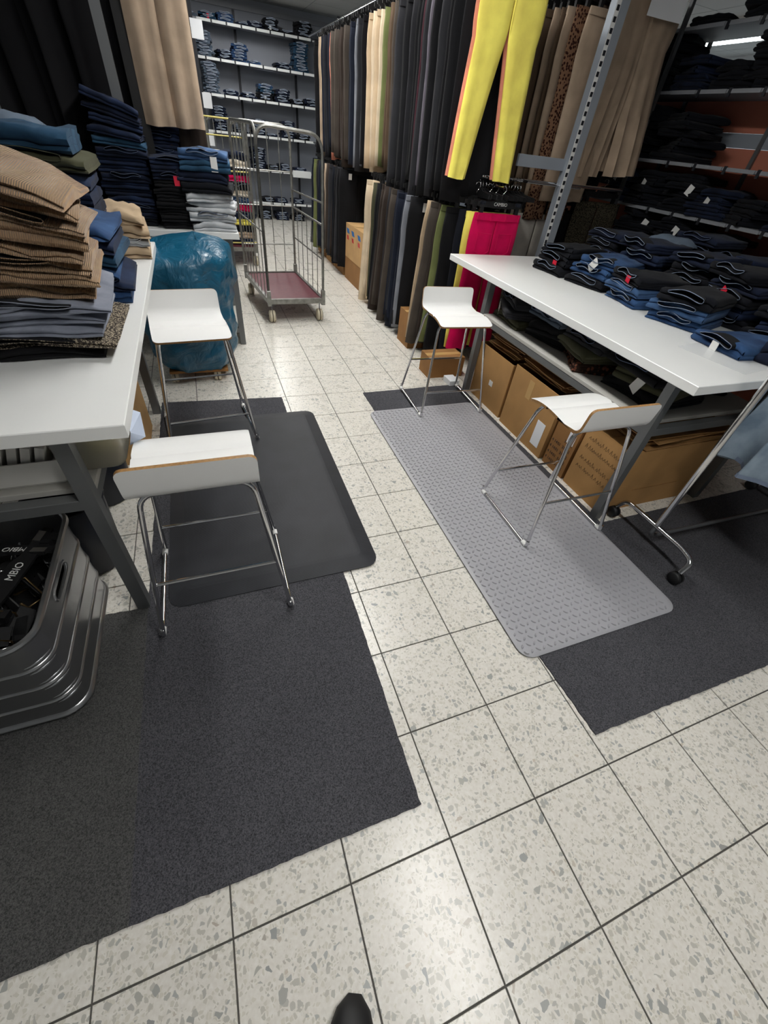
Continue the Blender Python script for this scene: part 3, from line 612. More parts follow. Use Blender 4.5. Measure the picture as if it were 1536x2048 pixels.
for x, y in ((.12, -.17), (-.17, -.17), (.17, .17), (-.17, .17)): castor(e, x, y, .03, 'wheel_cream', .065, wide=1.1)

# ------------------------------------------------------------------ roll cages
def cage(name, A, B, C, D, zb, H, label, frame, wires, base_mat, front_bar=True, gate=True):
    A, B, C, D = [Vector((*p, 0)) for p in (A, B, C, D)]; cen = (A + B + C + D) / 4; A, B, C, D = [p - cen for p in (A, B, C, D)]
    e = empty(name, cen); tag(e, label, 'trolley'); Zv = lambda p, z: Vector((p.x, p.y, z))
    mb = MB(); ins = [p * .95 for p in (A, B, C, D)]; mb.rings([[Zv(p, zb - .005) for p in ins], [Zv(p, zb + .006) for p in ins]]); mb.build('base_board', M[base_mat], e)
    for p, q in ((A, B), (B, C), (C, D), (D, A)):
        mid = (p + q) / 2; ax = (q - p) / 2; ay = Vector((-ax.y, ax.x, 0)).normalized() * .015
        mb = MB(); mb.obox(Zv(mid, zb - .005), ax + ax.normalized() * .012, ay, (0, 0, .022)); mb.build('base_rail', M[frame], e)
    for p, q, nw, nm in ((A, D, 6, 'side_panel'), (B, C, 5, 'gate_panel' if gate else 'side_panel'), (D, C, 4, 'back_panel')):
        h = .82 if nm == 'gate_panel' else H; f = mb = MB()
        mb.tube(fillet([Zv(p, zb), Zv(p, h), Zv(q, h), Zv(q, zb)], .1 if h == H else .02, 6), .0125 if h == H else .009, 8); fo = mb.build(nm, M[frame], e); smooth(fo)
        for k in range(1, nw + 1):
            x = p.lerp(q, k / (nw + 1)); mb = MB(); mb.tube([Zv(x, zb), Zv(x, h)], .0042, 5); mb.build('wire', M[wires], fo)
        for z in ([.48, .82, 1.1] if nm == 'back_panel' else [.55] if nm == 'gate_panel' else [.75]):
            mb = MB(); mb.tube([Zv(p, z), Zv(q, z)], .0065, 6); mb.build('cross_wire', M[wires], fo)
    if gate:
        for p in (B, C):
            pass
        mb = MB(); mb.tube(fillet([Zv(A, zb), Zv(A, H), Zv(B, H - .02), Zv(B, zb)], .12, 7), .0125, 8); smooth(mb.build('front_frame', M[frame], e))
        mb = MB(); mb.tube([Zv(C, .96), Zv(B, .98)], .008, 6); mb.build('cross_bar', M[frame], e)
    for p in (A, B, C, D):
        x, y = p.x * .9, p.y * .94; castor(e, x, y, .055, 'wheel_cream', zb - .02, wide=1.3)
        rounded_box(p.x - .018, p.x + .018, p.y - .018, p.y + .018, zb - .045, zb + .09, .003).build('corner_socket', M[frame], e)
    return e
cage('roll_cage', (.125, 4.22), (.655, 4.25), (.573, 5.25), (.018, 5.19), .2, 1.44, 'empty wire roll cage with dark red base standing in the aisle', 'galvanised', 'galvanised', 'red_board')
cage('roll_cage', (-.16, 6.35), (.28, 6.40), (.36, 7.6), (-.08, 7.55), .2, 1.42, 'roll cage with yellow painted bars loaded with clothes, behind the empty cage', 'galvanised', 'galvanised', 'red_board', gate=False)
c2 = bpy.context.scene.objects['roll_cage.001']
for zz, yy in ((1.43, -.57), (1.27, -.1), (.98, -.57), (.27, -.6)):
    mb = MB(); mb.tube([(-.27, yy - .05, zz), (.20, yy, zz)], .008, 8); smooth(mb.build('yellow_bar', M['yellow_paint'], c2))

# ------------------------------------------------------------------ shoe of the photographer
mb = MB(); rows = []
for k in range(13):
    t = k / 12; y = -.27 * (1 - t) ; w = .047 * (1 - max(0, (t - .66) / .34) ** 4 * .72) + .002; h = .085 - .04 * t - .03 * max(0, (t - .7) / .3) ** 2
    rows.append([(w * cos(a) * (1 if a < pi else 1.04), y, max(.0, h * .45 + h * .55 * sin(a))) for a in [2 * pi * q / 18 for q in range(18)]])
mb.rings(rows); o = mb.build('shoe', M['black_plastic']); smooth(o, 60); o.location = (-.345, -.185, .0008); o.rotation_euler = (0, 0, -.42); tag(o, 'black shoe toe peeking in at the bottom edge of the floor', 'shoe')
mb = MB(); mb.rings([[(p[0] * 1.06, p[1] * 1.01, z) for p in [(.047 * (1 - max(0, (k / 12 - .66) / .34) ** 4 * .72) * s, -.27 * (1 - k / 12), 0) for s, ks in ((1, range(13)), (-1, range(12, -1, -1))) for k in ks]] for z in (0, .012)]); mb.build('sole', M['rubber'], o)
# ------------------------------------------------------------------ hanging rails
def tube_thing(name, pts, r, mat, label, cat='rail', n=10, parent=None):
    mb = MB(); mb.tube(pts, r, n); o = mb.build(name, M[mat], parent); smooth(o)
    if label: tag(o, label, cat)
    return o
def bracketed_rail(y0, y1, x, z, xpost, label, r=.0125):
    e = tube_thing('garment_rail', [(x, y0, z), (x, y1, z)], r, 'chrome', label)
    for y in (y0 + .25, (y0 + y1) / 2, y1 - .1): tube_thing('bracket', [(x, y, z - r), (x, y, z - .035), (xpost, y, z - .035)], .008, 'dark_upright', None, parent=e)
    return e
bracketed_rail(3.02, 8.5, 1.5, 2.37, 1.93, 'long chrome upper rail of trousers along the aisle')
bracketed_rail(3.55, 8.3, 1.5, 1.27, 1.93, 'long chrome lower rail of trousers along the aisle')
for k, y in enumerate((3.95, 5.4, 7.0, 8.6)):
    rounded_box(1.93, 1.975, y, y + .05, 0, 2.62, .002).build('rack_upright', M['dark_upright'])
    tag(bpy.context.scene.objects['rack_upright' if k == 0 else 'rack_upright.%03d' % k], f'dark steel upright behind the aisle trousers, {nth(k + 1)} from the front', 'upright')

# ------------------------------------------------------------------ trousers
def trouser_mesh(w, wh, L, t, seed, p=2.4, splay=.0, folds=3, rows=9, n=14, crotch=.26, hem_c=None, amp=.012, hip=.05):
    rnd = random.Random(seed); mb = MB(); hc = hem_c if hem_c is not None else w * .25
    for sg in (-1, 1):
        ph = rnd.uniform(0, 6); ph2 = rnd.uniform(0, 6); R = []; dl = rnd.uniform(0, .02) * L * (1 if sg > 0 else .3)
        for k in range(rows + 1):
            s = k / rows; z = -s * (L - dl)
            if s < crotch: xi, xo = 0., w / 2 * (1 + hip * sin(pi * min(1, s / crotch) * .8))
            else:
                q = (s - crotch) / (1 - crotch); q2 = q ** .85; c = (w / 4) * (1 - q) + hc * q; hw = (w / 4) * (1 - q2) + wh / 2 * q2; xi, xo = c - hw, c + hw
            th = t * (.75 + .45 * s) * (.55 if s == 0 else 1)
            row = []
            for j in range(n):
                a = 2 * pi * j / n; ca, sa = cos(a), sin(a)
                ux = (abs(ca) ** (2 / p)) * (1 if ca >= 0 else -1); uy = (abs(sa) ** (2 / p)) * (1 if sa >= 0 else -1)
                x = (xi + xo) / 2 + (xo - xi) / 2 * ux
                y = th / 2 * uy + amp * s * sin(folds * ux * 1.9 + ph) + splay * s * sg + amp * .6 * sin(5 * s + ph2)
                row.append((sg * x, y, z + .004 * s * sin(3 * ux + ph2)))
            R.append(row)
        mb.rings(R, True, True)
    return mb
def band_mesh(w, t, h=.035):
    mb = MB(); n = 18
    R = [[(w / 2 * 1.012 * (abs(cos(a)) ** .8) * (1 if cos(a) >= 0 else -1), (t * .36 + .003) * sin(a), z) for a in [2 * pi * j / n for j in range(n)]] for z in (.002, -.006, -h + .004, -h)]
    mb.rings(R, True, True); return mb
TV = []
for k in range(7):
    rnd = random.Random(100 + k); w = rnd.uniform(.40, .46); wh = rnd.uniform(.19, .25); L = [1.0, 1.04, .96, 1.07, 1.02, .98, 1.05][k]; t = rnd.uniform(.03, .04)
    TV.append((trouser_mesh(w, wh, L, t, k, splay=rnd.uniform(-.012, .012), p=rnd.choice((1.6, 2.2, 3)), hem_c=w * rnd.uniform(.2, .27)).mesh('trousers', [M['black']], True), band_mesh(w, t).mesh('waistband', [M['black']], True), w))
tagm = MB(); tagm.box(-.02, .02, -.002, .0, -.06, 0); TAGM = tagm.mesh('swing_tag', [M['tag_white']])
def hang(x, y, zrail, colour, rz, label, hlabel, v=None, rnd=random, group=None, hang_it=True, sx=1., tagged=False, mat=None, sz=1., ty=0.):
    k = rnd.randrange(7) if v is None else v; me, bm_, w = TV[k]
    o = put('trousers', me, None, M[mat or colour]); o.location = (x, y, zrail - .155); o.rotation_euler = (rnd.uniform(-.012, .012), ty + rnd.uniform(-.01, .01), rz); o.scale = (sx, 1, sz)
    tag(o, label, 'trousers', group); put('waistband', bm_, o, M[mat or colour])
    if tagged: t_ = put('swing_tag', TAGM, o); t_.location = (-.10, -.03, -.03)
    if hang_it: hanger((x, y, zrail - .1105), rz, hlabel, group and group + ' hangers', detail=False)
    return o
C_ = lambda c: PAL[c][0]
rnd = random.Random(5)
upper = ['black'] * 4 + ['charcoal', 'jet', 'black', 'lilac', 'charcoal', 'burgundy', 'black', 'jet', 'charcoal', 'black', 'black', 'navy', 'charcoal', 'black', 'greybrown', 'brown', 'brown', 'brown', 'olive', 'olive', 'cream', 'beige', 'cream', 'cream', 'beige', 'magenta'] \
    + ['jet', 'black', 'grey', 'charcoal', 'grey', 'black', 'navy', 'black', 'navy', 'darknavy', 'greybrown', 'darkbrown', 'charcoal', 'darkbrown', 'greybrown', 'darkbrown', 'greybrown', 'darkolive', 'greybrown', 'cream', 'salmon', 'darknavy', 'navy', 'jet', 'darknavy', 'charcoal', 'navy', 'beige', 'taupe', 'beige', 'cream', 'beige', 'jet', 'black']
y = 3.32
for k, c in enumerate(upper):
    dk = c in ('black', 'jet', 'charcoal')
    hang(1.5 + rnd.uniform(-.015, .03), y, 2.37, c, rnd.uniform(-.10, .10), f'{C_(c)} trousers on the upper aisle rail, {nth(k + 1)} behind the yellow pair', f'clip hanger of added {C_(c)} trousers, {nth(k + 1)} behind the yellow pair', rnd=rnd, sz=rnd.uniform(.95, 1.03) * (1.06 if 3 <= k <= 8 or 11 <= k < 18 else 1), group='trousers on the upper aisle rail')
    y += .057 + (.012 if dk else 0) * rnd.random() + .006 * rnd.random()
lower = ['black', 'grey', 'charcoal', 'navy', 'navy', 'darknavy', 'navy', 'greybrown', 'darkbrown', 'charcoal', 'darkbrown', 'greybrown', 'darkbrown', 'jet', 'black', 'darkolive', 'khaki', 'beige', 'cream', 'cream']
y = 3.76
for k, c in enumerate(lower):
    hang(1.5 + rnd.uniform(-.015, .02), y, 1.27, c, (0.0 if k == 0 else rnd.uniform(-.08, .1)), f'{C_(c)} trousers on the lower aisle rail, {nth(k + 1)} from its near end', f'clip hanger of added {C_(c)} trousers, {nth(k + 1)} on the lower aisle rail', rnd=rnd, sx=1.0, tagged=(k == 0), group='trousers on the lower aisle rail', sz=1.03, ty=rnd.uniform(.02, .075))
    y += .055 + .008 * rnd.random()
lower2 = ['black', 'jet', 'charcoal', 'black', 'jet', 'darknavy', 'darkbrown', 'charcoal', 'darkbrown', 'darkbrown', 'greybrown', 'taupe', 'darknavy', 'black', 'navy', 'charcoal', 'darknavy', 'darkolive', 'olive', 'black', 'navy']
y = 5.97
for k, c in enumerate(lower2):
    hang(1.5 + rnd.uniform(-.015, .02), y, 1.27, c, (0.02 if k == 0 else rnd.uniform(-.1, .1)), f'{C_(c)} trousers on the lower rail beyond the emblem carton, {nth(k + 1)} from the carton', f'clip hanger of added {C_(c)} trousers, {nth(k + 1)} beyond the emblem carton', rnd=rnd, tagged=(k == 0), group='trousers on the lower rail beyond the carton', ty=rnd.uniform(.0, .08), sz=rnd.uniform(.93, 1.0))
    y += .06 + .02 * rnd.random()

# --- face-on pairs with seams, pockets and waistbands
def face_trousers(name_col, mat, w, wh, L, t, loc, rz, label, hem_c, p=3., seed=1, pockets='slant', rows=16, n=20, crotch=.27, hanger_label=None, word=None, amp=.012, folds=3, crease=False, hip=.06, zr=.1105, splay=0.):
    o = trouser_mesh(w, wh, L, t, seed, p=p, rows=rows, n=n, crotch=crotch, hem_c=hem_c, amp=amp, folds=folds, hip=hip, splay=splay).build('trousers', M[mat]); smooth(o, 70)
    o.location = loc; o.rotation_euler = (0, 0, rz); tag(o, label, 'trousers')
    band_mesh(w, t * 1.15, .042).build('waistband', M[mat], o)
    yf = -t * .56
    mb = MB(); mb.tube([(.004, yf * .9, -.045), (.002, yf, -crotch * L * .55), (0, yf * .9, -crotch * L * .97)], .0016, 5); mb.build('fly_seam', M[mat], o)
    for s in (-1, 1):
        mb = MB()
        if pockets == 'slant': mb.tube([(s * w * .26, yf * .98, -.045), (s * w * .38, yf, -.09), (s * w * .505, yf * .55, -.135)], .003, 5)
        else: mb.tube([(s * w * .07, yf * 1.04, -.125), (s * w * .38, yf, -.12), (s * w * .38, yf * 1.1, -.24), (s * w * .22, yf * 1.1, -.27), (s * w * .07, yf * 1.1, -.24)], .0035, 5, True)
        mb.build('pocket', M[mat], o)
        mb = MB(); hw = wh / 2
        mb.rings([[(s * hem_c + (hw + .0015) * (abs(cos(a)) ** .7) * (1 if cos(a) >= 0 else -1), (t * .61 + .001) * (abs(sin(a)) ** .7) * (1 if sin(a) >= 0 else -1) + splay * s + amp * sin(folds * 1.9 * cos(a)) * 0, -L * .985 + dz) for a in [2 * pi * j / 20 for j in range(20)]] for dz in (-.004, .028)], False, False)
    for s in (-1, -.35, .35, 1):
        mb = MB(); x = s * w * .44; mb.obox((x, yf * .98, -.02), (.005, 0, 0), (0, .003, 0), (0, 0, .023)); mb.build('belt_loop', M[mat], o)
    if hanger_label: hanger((loc[0], loc[1], loc[2] + .0445), rz, hanger_label, word=word)
    return o
face_trousers('yellow', 'yellow', .42, .135, .955, .032, (1.535, 3.18, 2.245), -.02, 'bright yellow skinny trousers hanging face-on over the empty hangers', .185, p=3.2, hanger_label='clip hanger carrying the bright yellow skinny trousers', crotch=.28)
face_trousers('salmon', 'salmon', .42, .135, .95, .028, (1.530, 3.218, 2.245), -.02, 'salmon pink skinny trousers peeping out behind the yellow pair', .185, p=3.2, hanger_label='clip hanger of the salmon trousers right behind the yellow pair', crotch=.28)
fp = face_trousers('magenta', 'magenta', .395, .20, 1.0, .04, (1.735, 3.15, 1.115), -.03, 'magenta trousers hanging face-on behind the near end of the jeans table', .12, p=3., seed=4, pockets='patch', hanger_label='black lettered clip hanger carrying the magenta trousers', word='CAMBIO', splay=.0)
# small fan of trousers behind the magenta pair
fan = [('yellow', 'second bright yellow trousers, peeping out behind the magenta pair'), ('darknavy', 'dark navy trousers just behind the peeping yellow pair'), ('jet', 'jet black trousers behind the magenta group, third from its front'), ('olive', 'olive green trousers in the fan behind the magenta pair'), ('darkbrown', 'dark brown trousers in the fan behind the olive pair'), ('greybrown', 'grey brown corduroy trousers at the aisle side of the fan'), ('khaki', 'khaki trousers at the far end of the fan beside the aisle')]
for k, (c, lab) in enumerate(fan):
    x = 1.70 - .022 * k - (.05 if k > 1 else 0); hang(x, 3.20 + .052 * k, 1.27, c, -.03 + .02 * k, lab, f'clip hanger of added {C_(c)} trousers, {nth(k + 1)} behind the magenta pair', v=[0, 1, 3, 4, 0, 3, 1][k], rnd=rnd, sz=1.0, ty=.012 * k)
tube_thing('garment_rail', [(1.70, 3.10, 1.272), (1.66, 3.62, 1.272)], .008, 'chrome', 'short chrome rail carrying the magenta trousers')
# cross rail with empty hangers
e = tube_thing('cross_rail', [(1.62, 3.30, 1.315), (2.98, 3.30, 1.315)], .011, 'chrome', 'flat chrome cross rail holding empty hangers under the yellow trousers')
tube_thing('rail_arm', [(1.98, 3.30, 1.315), (1.99, 3.25, 1.312), (2.5, 3.25, 1.305)], .008, 'chrome', None, parent=e)
for k in range(14):
    hanger((1.62 + k * .028 + rnd.uniform(-.004, .004), 3.30, 1.315 - .109), pi / 2 + rnd.uniform(-.15, .15), f'empty black clip hanger on the chrome cross rail, {nth(k + 1)} from the aisle', 'empty hangers on the cross rail', detail=False, clips=False)
# right of the magenta pair: stone, cream, grey
hang(2.02, 3.46, 1.27, 'stone', .5, 'pale stone trousers just beyond the magenta pair, partly hidden by the upright', 'clip hanger of the pale stone trousers by the upright', v=1, rnd=rnd)
hang(2.10, 3.52, 1.27, 'cream', .4, 'cream trousers squeezed between the stone and ash pairs', 'clip hanger of the cream trousers by the upright', v=0, rnd=rnd)
hang(2.36, 3.50, 1.25, 'ash', .05, 'ash grey trousers hanging behind the perforated steel upright', 'clip hanger of the ash grey trousers behind the upright', v=3, rnd=rnd)
hang(2.66, 3.62, 1.28, 'jet', .0, 'jet black trousers between the ash pair and the tweed pair', 'clip hanger of the jet black trousers beside the tweed pair', v=3, rnd=rnd, sx=.8)
hang(3.03, 3.56, 1.36, 'tweed', .0, 'dark woven tweed trousers hanging against the shelving end', 'clip hanger of the dark tweed trousers', v=3, rnd=rnd, mat='tweed', sx=1.08) if False else None
PAL['tweed'] = ('dark tweed', '000000'); PAL['paisley'] = ('red paisley', '000000')
hang(3.03, 3.56, 1.36, 'tweed', .0, 'dark woven tweed trousers hanging against the shelving end', 'clip hanger of the dark tweed trousers', v=3, rnd=rnd, sx=1.08)
# --- second upper rail with brown trousers, seen behind the yellow pair
bracketed_rail(3.36, 6.2, 2.30, 2.37, 1.98, 'chrome upper rail of brown trousers behind the yellow pair')
second = ['taupe', 'paisley', 'taupe', 'brown', 'taupe', 'brown', 'darkolive', 'greybrown', 'brown', 'greybrown', 'darkolive', 'greybrown', 'darkbrown', 'charcoal', 'black', 'black']
y = 3.42
for k, c in enumerate(second):
    hang(2.47 - (.06 if k == 1 else 0 if k == 0 else .075 + .012 * k), y, 2.37, c, .05 - .004 * k, f'{C_(c)} trousers on the second upper rail, {nth(k + 1)} behind the steel upright', f'clip hanger of added {C_(c)} trousers, {nth(k + 1)} on the second upper rail', v=[4, 3, 1, 0, 2, 4, 6, 1, 0][k % 9], rnd=rnd, group='trousers on the second upper rail', sz=1.08 if c == 'paisley' else 1.0)
    y += .062
# perforated upright with cross arm
up_ = empty('rack_upright', (2.335, 3.25, 0)); tag(up_, 'grey perforated steel upright rising behind the jeans table', 'upright')
rounded_box(-.05, .05, -.03, .03, 0, 2.75, .002).build('post', M['rack_grey'], up_)
MB().box(-.0485, -.016, -.0312, -.0302, .8, 2.74).build('slot_strip', M['tag_white'], up_)
sl = MB(); sl.box(-.0105, .0105, -.001, .001, -.012, .012); slm = sl.mesh('slot', [M['dark_upright']])
for k in range(40): o = put('slot', slm, up_); o.location = (-.032, -.0318, .85 + k * .048)
rounded_box(-.47, -.051, .0, .02, 1.395, 1.465, .002).build('cross_arm', M['rack_grey'], up_)
# taupe pairs beside the upright
tube_thing('garment_rail', [(2.72, 3.33, 2.515), (2.80, 5.9, 2.515)], .011, 'chrome', 'chrome upper rail of taupe trousers beside the perforated upright')
for k, (x, y, lab) in enumerate([(2.735, 3.40, 'taupe wide pleated trousers under the white paper sheet'), (2.70, 3.47, 'taupe wide pleated trousers directly behind the pair with the paper sheet'), (2.68, 3.54, 'taupe pleated trousers, third behind the white paper sheet')]):
    o = face_trousers('taupe', 'taupe', .52 - .02 * k, .335 - .02 * k, 1.02 - .02 * (k > 0), .055, (x, y, 2.40), .02, lab, .185, p=1.5, seed=9 + k, amp=.028, folds=5, hanger_label=f'clip hanger of the taupe trousers by the paper sheet, {nth(k + 1)} from the front', splay=-.015, hip=.12)
    o.rotation_euler = (0, -.055 + .015 * k, .02)
for k in range(16):  # row added to darken the gap behind the taupe pairs
    c = ['jet', 'black', 'charcoal', 'black'][k % 4]
    hang(2.80, 3.66 + .07 * k, 2.515, c, .03 * (k % 3 - 1), f'{C_(c)} trousers added for darkness behind the taupe pairs, {nth(k + 1)} in line', f'clip hanger of added {C_(c)} trousers, {nth(k + 1)} behind the taupe pairs by the upright', v=k % 7, rnd=rnd, sx=1.25, sz=1.1, group='added dark trousers behind the taupe pairs')
for k in range(9):  # lower row and its rail, also added to keep the background dark
    c = ['black', 'jet', 'charcoal'][k % 3]
    hang(2.62, 3.78 + .09 * k, 1.28, c, .03 * (k % 3 - 1), f'{C_(c)} trousers added for darkness behind the ash pair, {nth(k + 1)} in line', f'clip hanger of added {C_(c)} trousers, {nth(k + 1)} on the low rail behind the ash pair', v=(k * 2) % 7, rnd=rnd, sx=1.3, group='added dark trousers on the low rail behind the ash pair')
tube_thing('garment_rail', [(2.62, 3.5, 1.28), (2.62, 4.7, 1.28)], .011, 'chrome', 'added low chrome rail of dark trousers behind the ash pair')
def paper(x0, x1, y, z0, z1, label, rz=0., rx=0.):
    mb = MB(); n = 6; w, h = (x1 - x0), (z1 - z0)
    rows = [[(w * (i / n - .5), .004 * sin(3 * i / n), h * (j / n - .5)) for i in range(n + 1)] + [(w * (i / n - .5), .0006 + .004 * sin(3 * i / n), h * (j / n - .5)) for i in range(n, -1, -1)] for j in range(n + 1)]
    mb.rings(rows); o = mb.build('paper_sheet', M['paper']); o.location = ((x0 + x1) / 2, y, (z0 + z1) / 2); o.rotation_euler = (rx, 0, rz); tag(o, label, 'paper'); return o
pp = paper(2.655, 2.965, 3.345, 2.225, 2.47, 'blank white paper sheet pinned on the taupe pleated trousers', rx=.0); pp.rotation_euler = (0, -.01, 0)

# ------------------------------------------------------------------ rack above the side table, at the viewer's left
tube_thing('garment_rail', [(-1.6, 4.06, 2.22), (-.62, 4.06, 2.22)], .0125, 'chrome', 'chrome rail of long black trousers above the side table')
for k in range(9):
    x = -1.42 + k * .085; c = ['black', 'jet', 'black', 'charcoal', 'jet', 'black', 'jet', 'black', 'black'][k]
    hang(x, 4.06 + .012 * (k % 2), 2.22, c, [.3, -.2, .25, -.3, .2, -.15, .3, -.25, .2][k] + .4, f'{C_(c)} trousers hanging above the side table, {nth(9 - k)} from the steel post', f'clip hanger of added {C_(c)} trousers above the side table, {nth(9 - k)} from the post', v=k % 7, rnd=rnd, group='black trousers above the side table', sz=1.12)
o = rounded_box(-.755, -.70, 3.80, 3.84, .8455, 2.75, .002).build('rack_upright', M['steel_grey']); tag(o, 'grey steel post rising from the side table beside the black trousers', 'upright')
o = rounded_box(-.66, -.585, 3.98, 4.02, .8455, 2.75, .002).build('rack_upright', M['black_plastic']); tag(o, 'black steel post between the grey post and the taupe trousers', 'upright')
o = rounded_box(-1.30, -1.24, 3.30, 3.34, 0, 2.3, .002).build('rack_upright', M['steel_grey']); tag(o, 'dull steel post behind the blue jeans pile at the frame edge', 'upright')
face_trousers('taupe', 'taupe', .36, .185, 1.02, .05, (-.42, 3.96, 2.385), .05, 'taupe wide trousers hanging above the side table jeans', .092, p=1.6, seed=12, amp=.02, folds=3, hanger_label='clip hanger of the taupe trousers above the side table')
tube_thing('garment_rail', [(-.42, 3.86, 2.496), (-.45, 7.2, 2.496)], .0125, 'chrome', 'chrome rail running back behind the taupe trousers over the side table')
for k, c in enumerate(['darkbrown', 'brown', 'darkbrown', 'jet', 'black', 'jet', 'black', 'charcoal']):
    hang(-.43, 4.05 + .06 * k, 2.496, c, .05 * (k % 3 - 1), f'{C_(c)} trousers behind the taupe pair over the side table, {nth(k + 1)} in line', f'clip hanger of added {C_(c)} trousers, {nth(k + 1)} behind the side table taupe pair', v=[3, 6, 1, 4, 3, 0, 5, 2][k], rnd=rnd, group='dark trousers behind the side table taupe pair', sx=.86, sz=1.08 if k < 3 else 1.0)
for (x0, x1, y, z0, z1, lab) in [(-.085, .115, 8.94, 2.19, 2.375, 'largest blank paper sheet at the end of the far jeans shelves'), (-.02, .105, 8.94, 1.50, 1.665, 'middle small paper sheet at the end of the far jeans shelves'), (-.03, .065, 8.94, 1.075, 1.23, 'lowest small paper sheet at the end of the far jeans shelves')]: paper(x0, x1, y, z0, z1, lab)
o = rounded_box(-.05, .0, 8.946, 9.0, 0, 2.6, .002).build('rack_upright', M['dark_upright']); tag(o, 'dark upright carrying the three blank paper sheets', 'upright')

# ------------------------------------------------------------------ folded garments
def folded(w, d, h, seed, layers=3, m=8, warp=None, sag=.010, rough=.004, wr=.0035):
    """Serpentine fold of cloth, width w along x, depth d along y, height h; open edges at the x ends."""
    rnd = random.Random(seed); lh = h / layers; t = lh * .49; path = []; ph = [rnd.uniform(0, 6) for _ in range(6)]; fl = (rnd.uniform(-.12, .25), rnd.uniform(-.12, .25))
    for k in range(layers):
        f = rnd.uniform(-.04, .0) * d; bk = rnd.uniform(0, .04) * d; ys = [-d / 2 + lh * .5 - f * (k > 0), -d * .3, -d * .08, d * .15, d / 2 - lh * .5 - bk]
        if k % 2: ys = ys[::-1]
        z = lh * (k + .5); path += [(yy, z) for yy in ys]
        if k < layers - 1:
            s = 1 if k % 2 == 0 else -1; ye = ys[-1]
            path += [(ye + s * lh * .42, z + lh * .14), (ye + s * lh * .62, z + lh * .5), (ye + s * lh * .42, z + lh * .86)]
    P = [Vector((0, a, b_)) for a, b_ in path]; n = len(P); Lf, Rt = [], []
    for i in range(n):
        tg = (P[min(i + 1, n - 1)] - P[max(i - 1, 0)]).normalized(); nm = Vector((0, -tg.z, tg.y)); Lf.append(P[i] + nm * t); Rt.append(P[i] - nm * t)
    e0 = (P[0] - P[1]).normalized() * t; e1 = (P[-1] - P[-2]).normalized() * t
    loop = Lf + [P[-1] + e1] + Rt[::-1] + [P[0] + e0]; nl = len(loop); rings_ = []
    for i in range(m + 1):
        u = i / m * 2 - 1; row = []
        for q, p in enumerate(loop):
            pz = p.z / h; x = u * w / 2 * (1 + .035 * noise.noise(Vector((seed, p.z * 60, u))) * abs(u)); y = p.y + rough * sin(u * 3 + ph[1] + p.z * 40) + wr * 2 * noise.noise(Vector((u * 2.2 + seed, p.y * 9, p.z * 14)))
            fe = 1 + max(0, abs(u) - .5) * 2 * fl[0 if u < 0 else 1]
            z = p.z * fe - sag * abs(u) ** 2.5 * pz + rough * .8 * sin(u * 4 + ph[2] + p.y * 9) * pz + wr * 2.2 * noise.noise(Vector((u * 3.5, p.y * 14, seed * 1.7 + p.z * 5))) * min(1, pz * 2)
            if warp: z += warp(x, y, z)
            row.append((x, y, max(z, .0006)))
        rings_.append(row)
    mb = MB(); mb.rings(rings_, False, False); b0 = m * nl
    for base in (0, b0):
        for i in range(n - 1): mb.f.append((base + i, base + i + 1, base + 2 * n - 1 - i, base + 2 * n - i)); mb.m.append(0)
    return mb
def waist_loop(w, d, h, seed, thick=.0013):
    rnd = random.Random(seed); mb = MB(); n = 26; a0 = rnd.uniform(0, 6); L = w * rnd.uniform(.29, .36); f1, f2 = rnd.uniform(1.6, 4.2), rnd.uniform(-.6, .6); out = []
    for j in range(n):
        a = 2 * pi * j / n; ca, sa = cos(a), sin(a); x = L * ca; z = h * .20 * (1 if sa > 0 else -1) * abs(sa) ** .55 * (1 + f2 * ca) + .006 * sin(f1 * ca + a0); out.append((x + rnd.uniform(-.0015, .0015), z))
    z0 = h * .86; R = [[(x, -d / 2 + y, z + z0) for x, z in out] for y in (-.012, .01, .07)]; mb.rings(R, False, False)
    rim = MB(); rim.tube([(x, -d / 2 - .012 + .003 * sin(j), z + z0) for j, (x, z) in enumerate(out)], thick, 5, True); return mb, rim
FV = []
for k in range(8): FV.append(folded(.29, .34, .042, 40 + k, 3 if k % 3 else 2, 8).mesh('folded_jeans', [M['black']], True))
for me in FV:
    bm = bmesh.new(); bm.from_mesh(me); bmesh.ops.recalc_face_normals(bm, faces=bm.faces); bm.to_mesh(me); bm.free()
FT = []
for k in range(8):
    a, b_ = waist_loop(.29, .34, .042, 60 + k); FT.append((a.mesh('waistband', [M['lining_dark']], True), b_.mesh('waist_edge', [M['hem_light']], True)))
FF = [waist_loop(.29, .34, .042, 90 + k, .0042)[1].mesh('waist_edge', [M['hem_pale']], True) for k in range(4)]
def fold_item(loc, rz, mat, label, cat='jeans', group=None, v=0, sx=1., sy=1., sz=1., loop=True, rim='hem_light', name='folded_jeans', tl=(0, 0), tags=None, tagcol='tag_white'):
    o = put(name, FV[v % 8], None, M[mat]); o.location = loc; o.rotation_euler = (tl[0], tl[1], rz); o.scale = (sx, sy, sz); tag(o, label, cat, group)
    if loop:
        a = put('waistband', FT[v % 8][0], o, M['lining_dark']); b_ = put('waist_edge', FF[v % 4] if rim == 'hem_pale' else FT[v % 8][1], a, M[rim])
    if tags:
        t_ = put('swing_tag', TAGM, o, M[tagcol]); t_.location = (tags[0], -.178, tags[1]); t_.rotation_euler = (.1, tags[2] if len(tags) > 2 else 0, 0); t_.scale = (.75, 1, 1.7) if tagcol == 'tag_red' and len(tags) > 2 else (1, 1, 1)
    return o
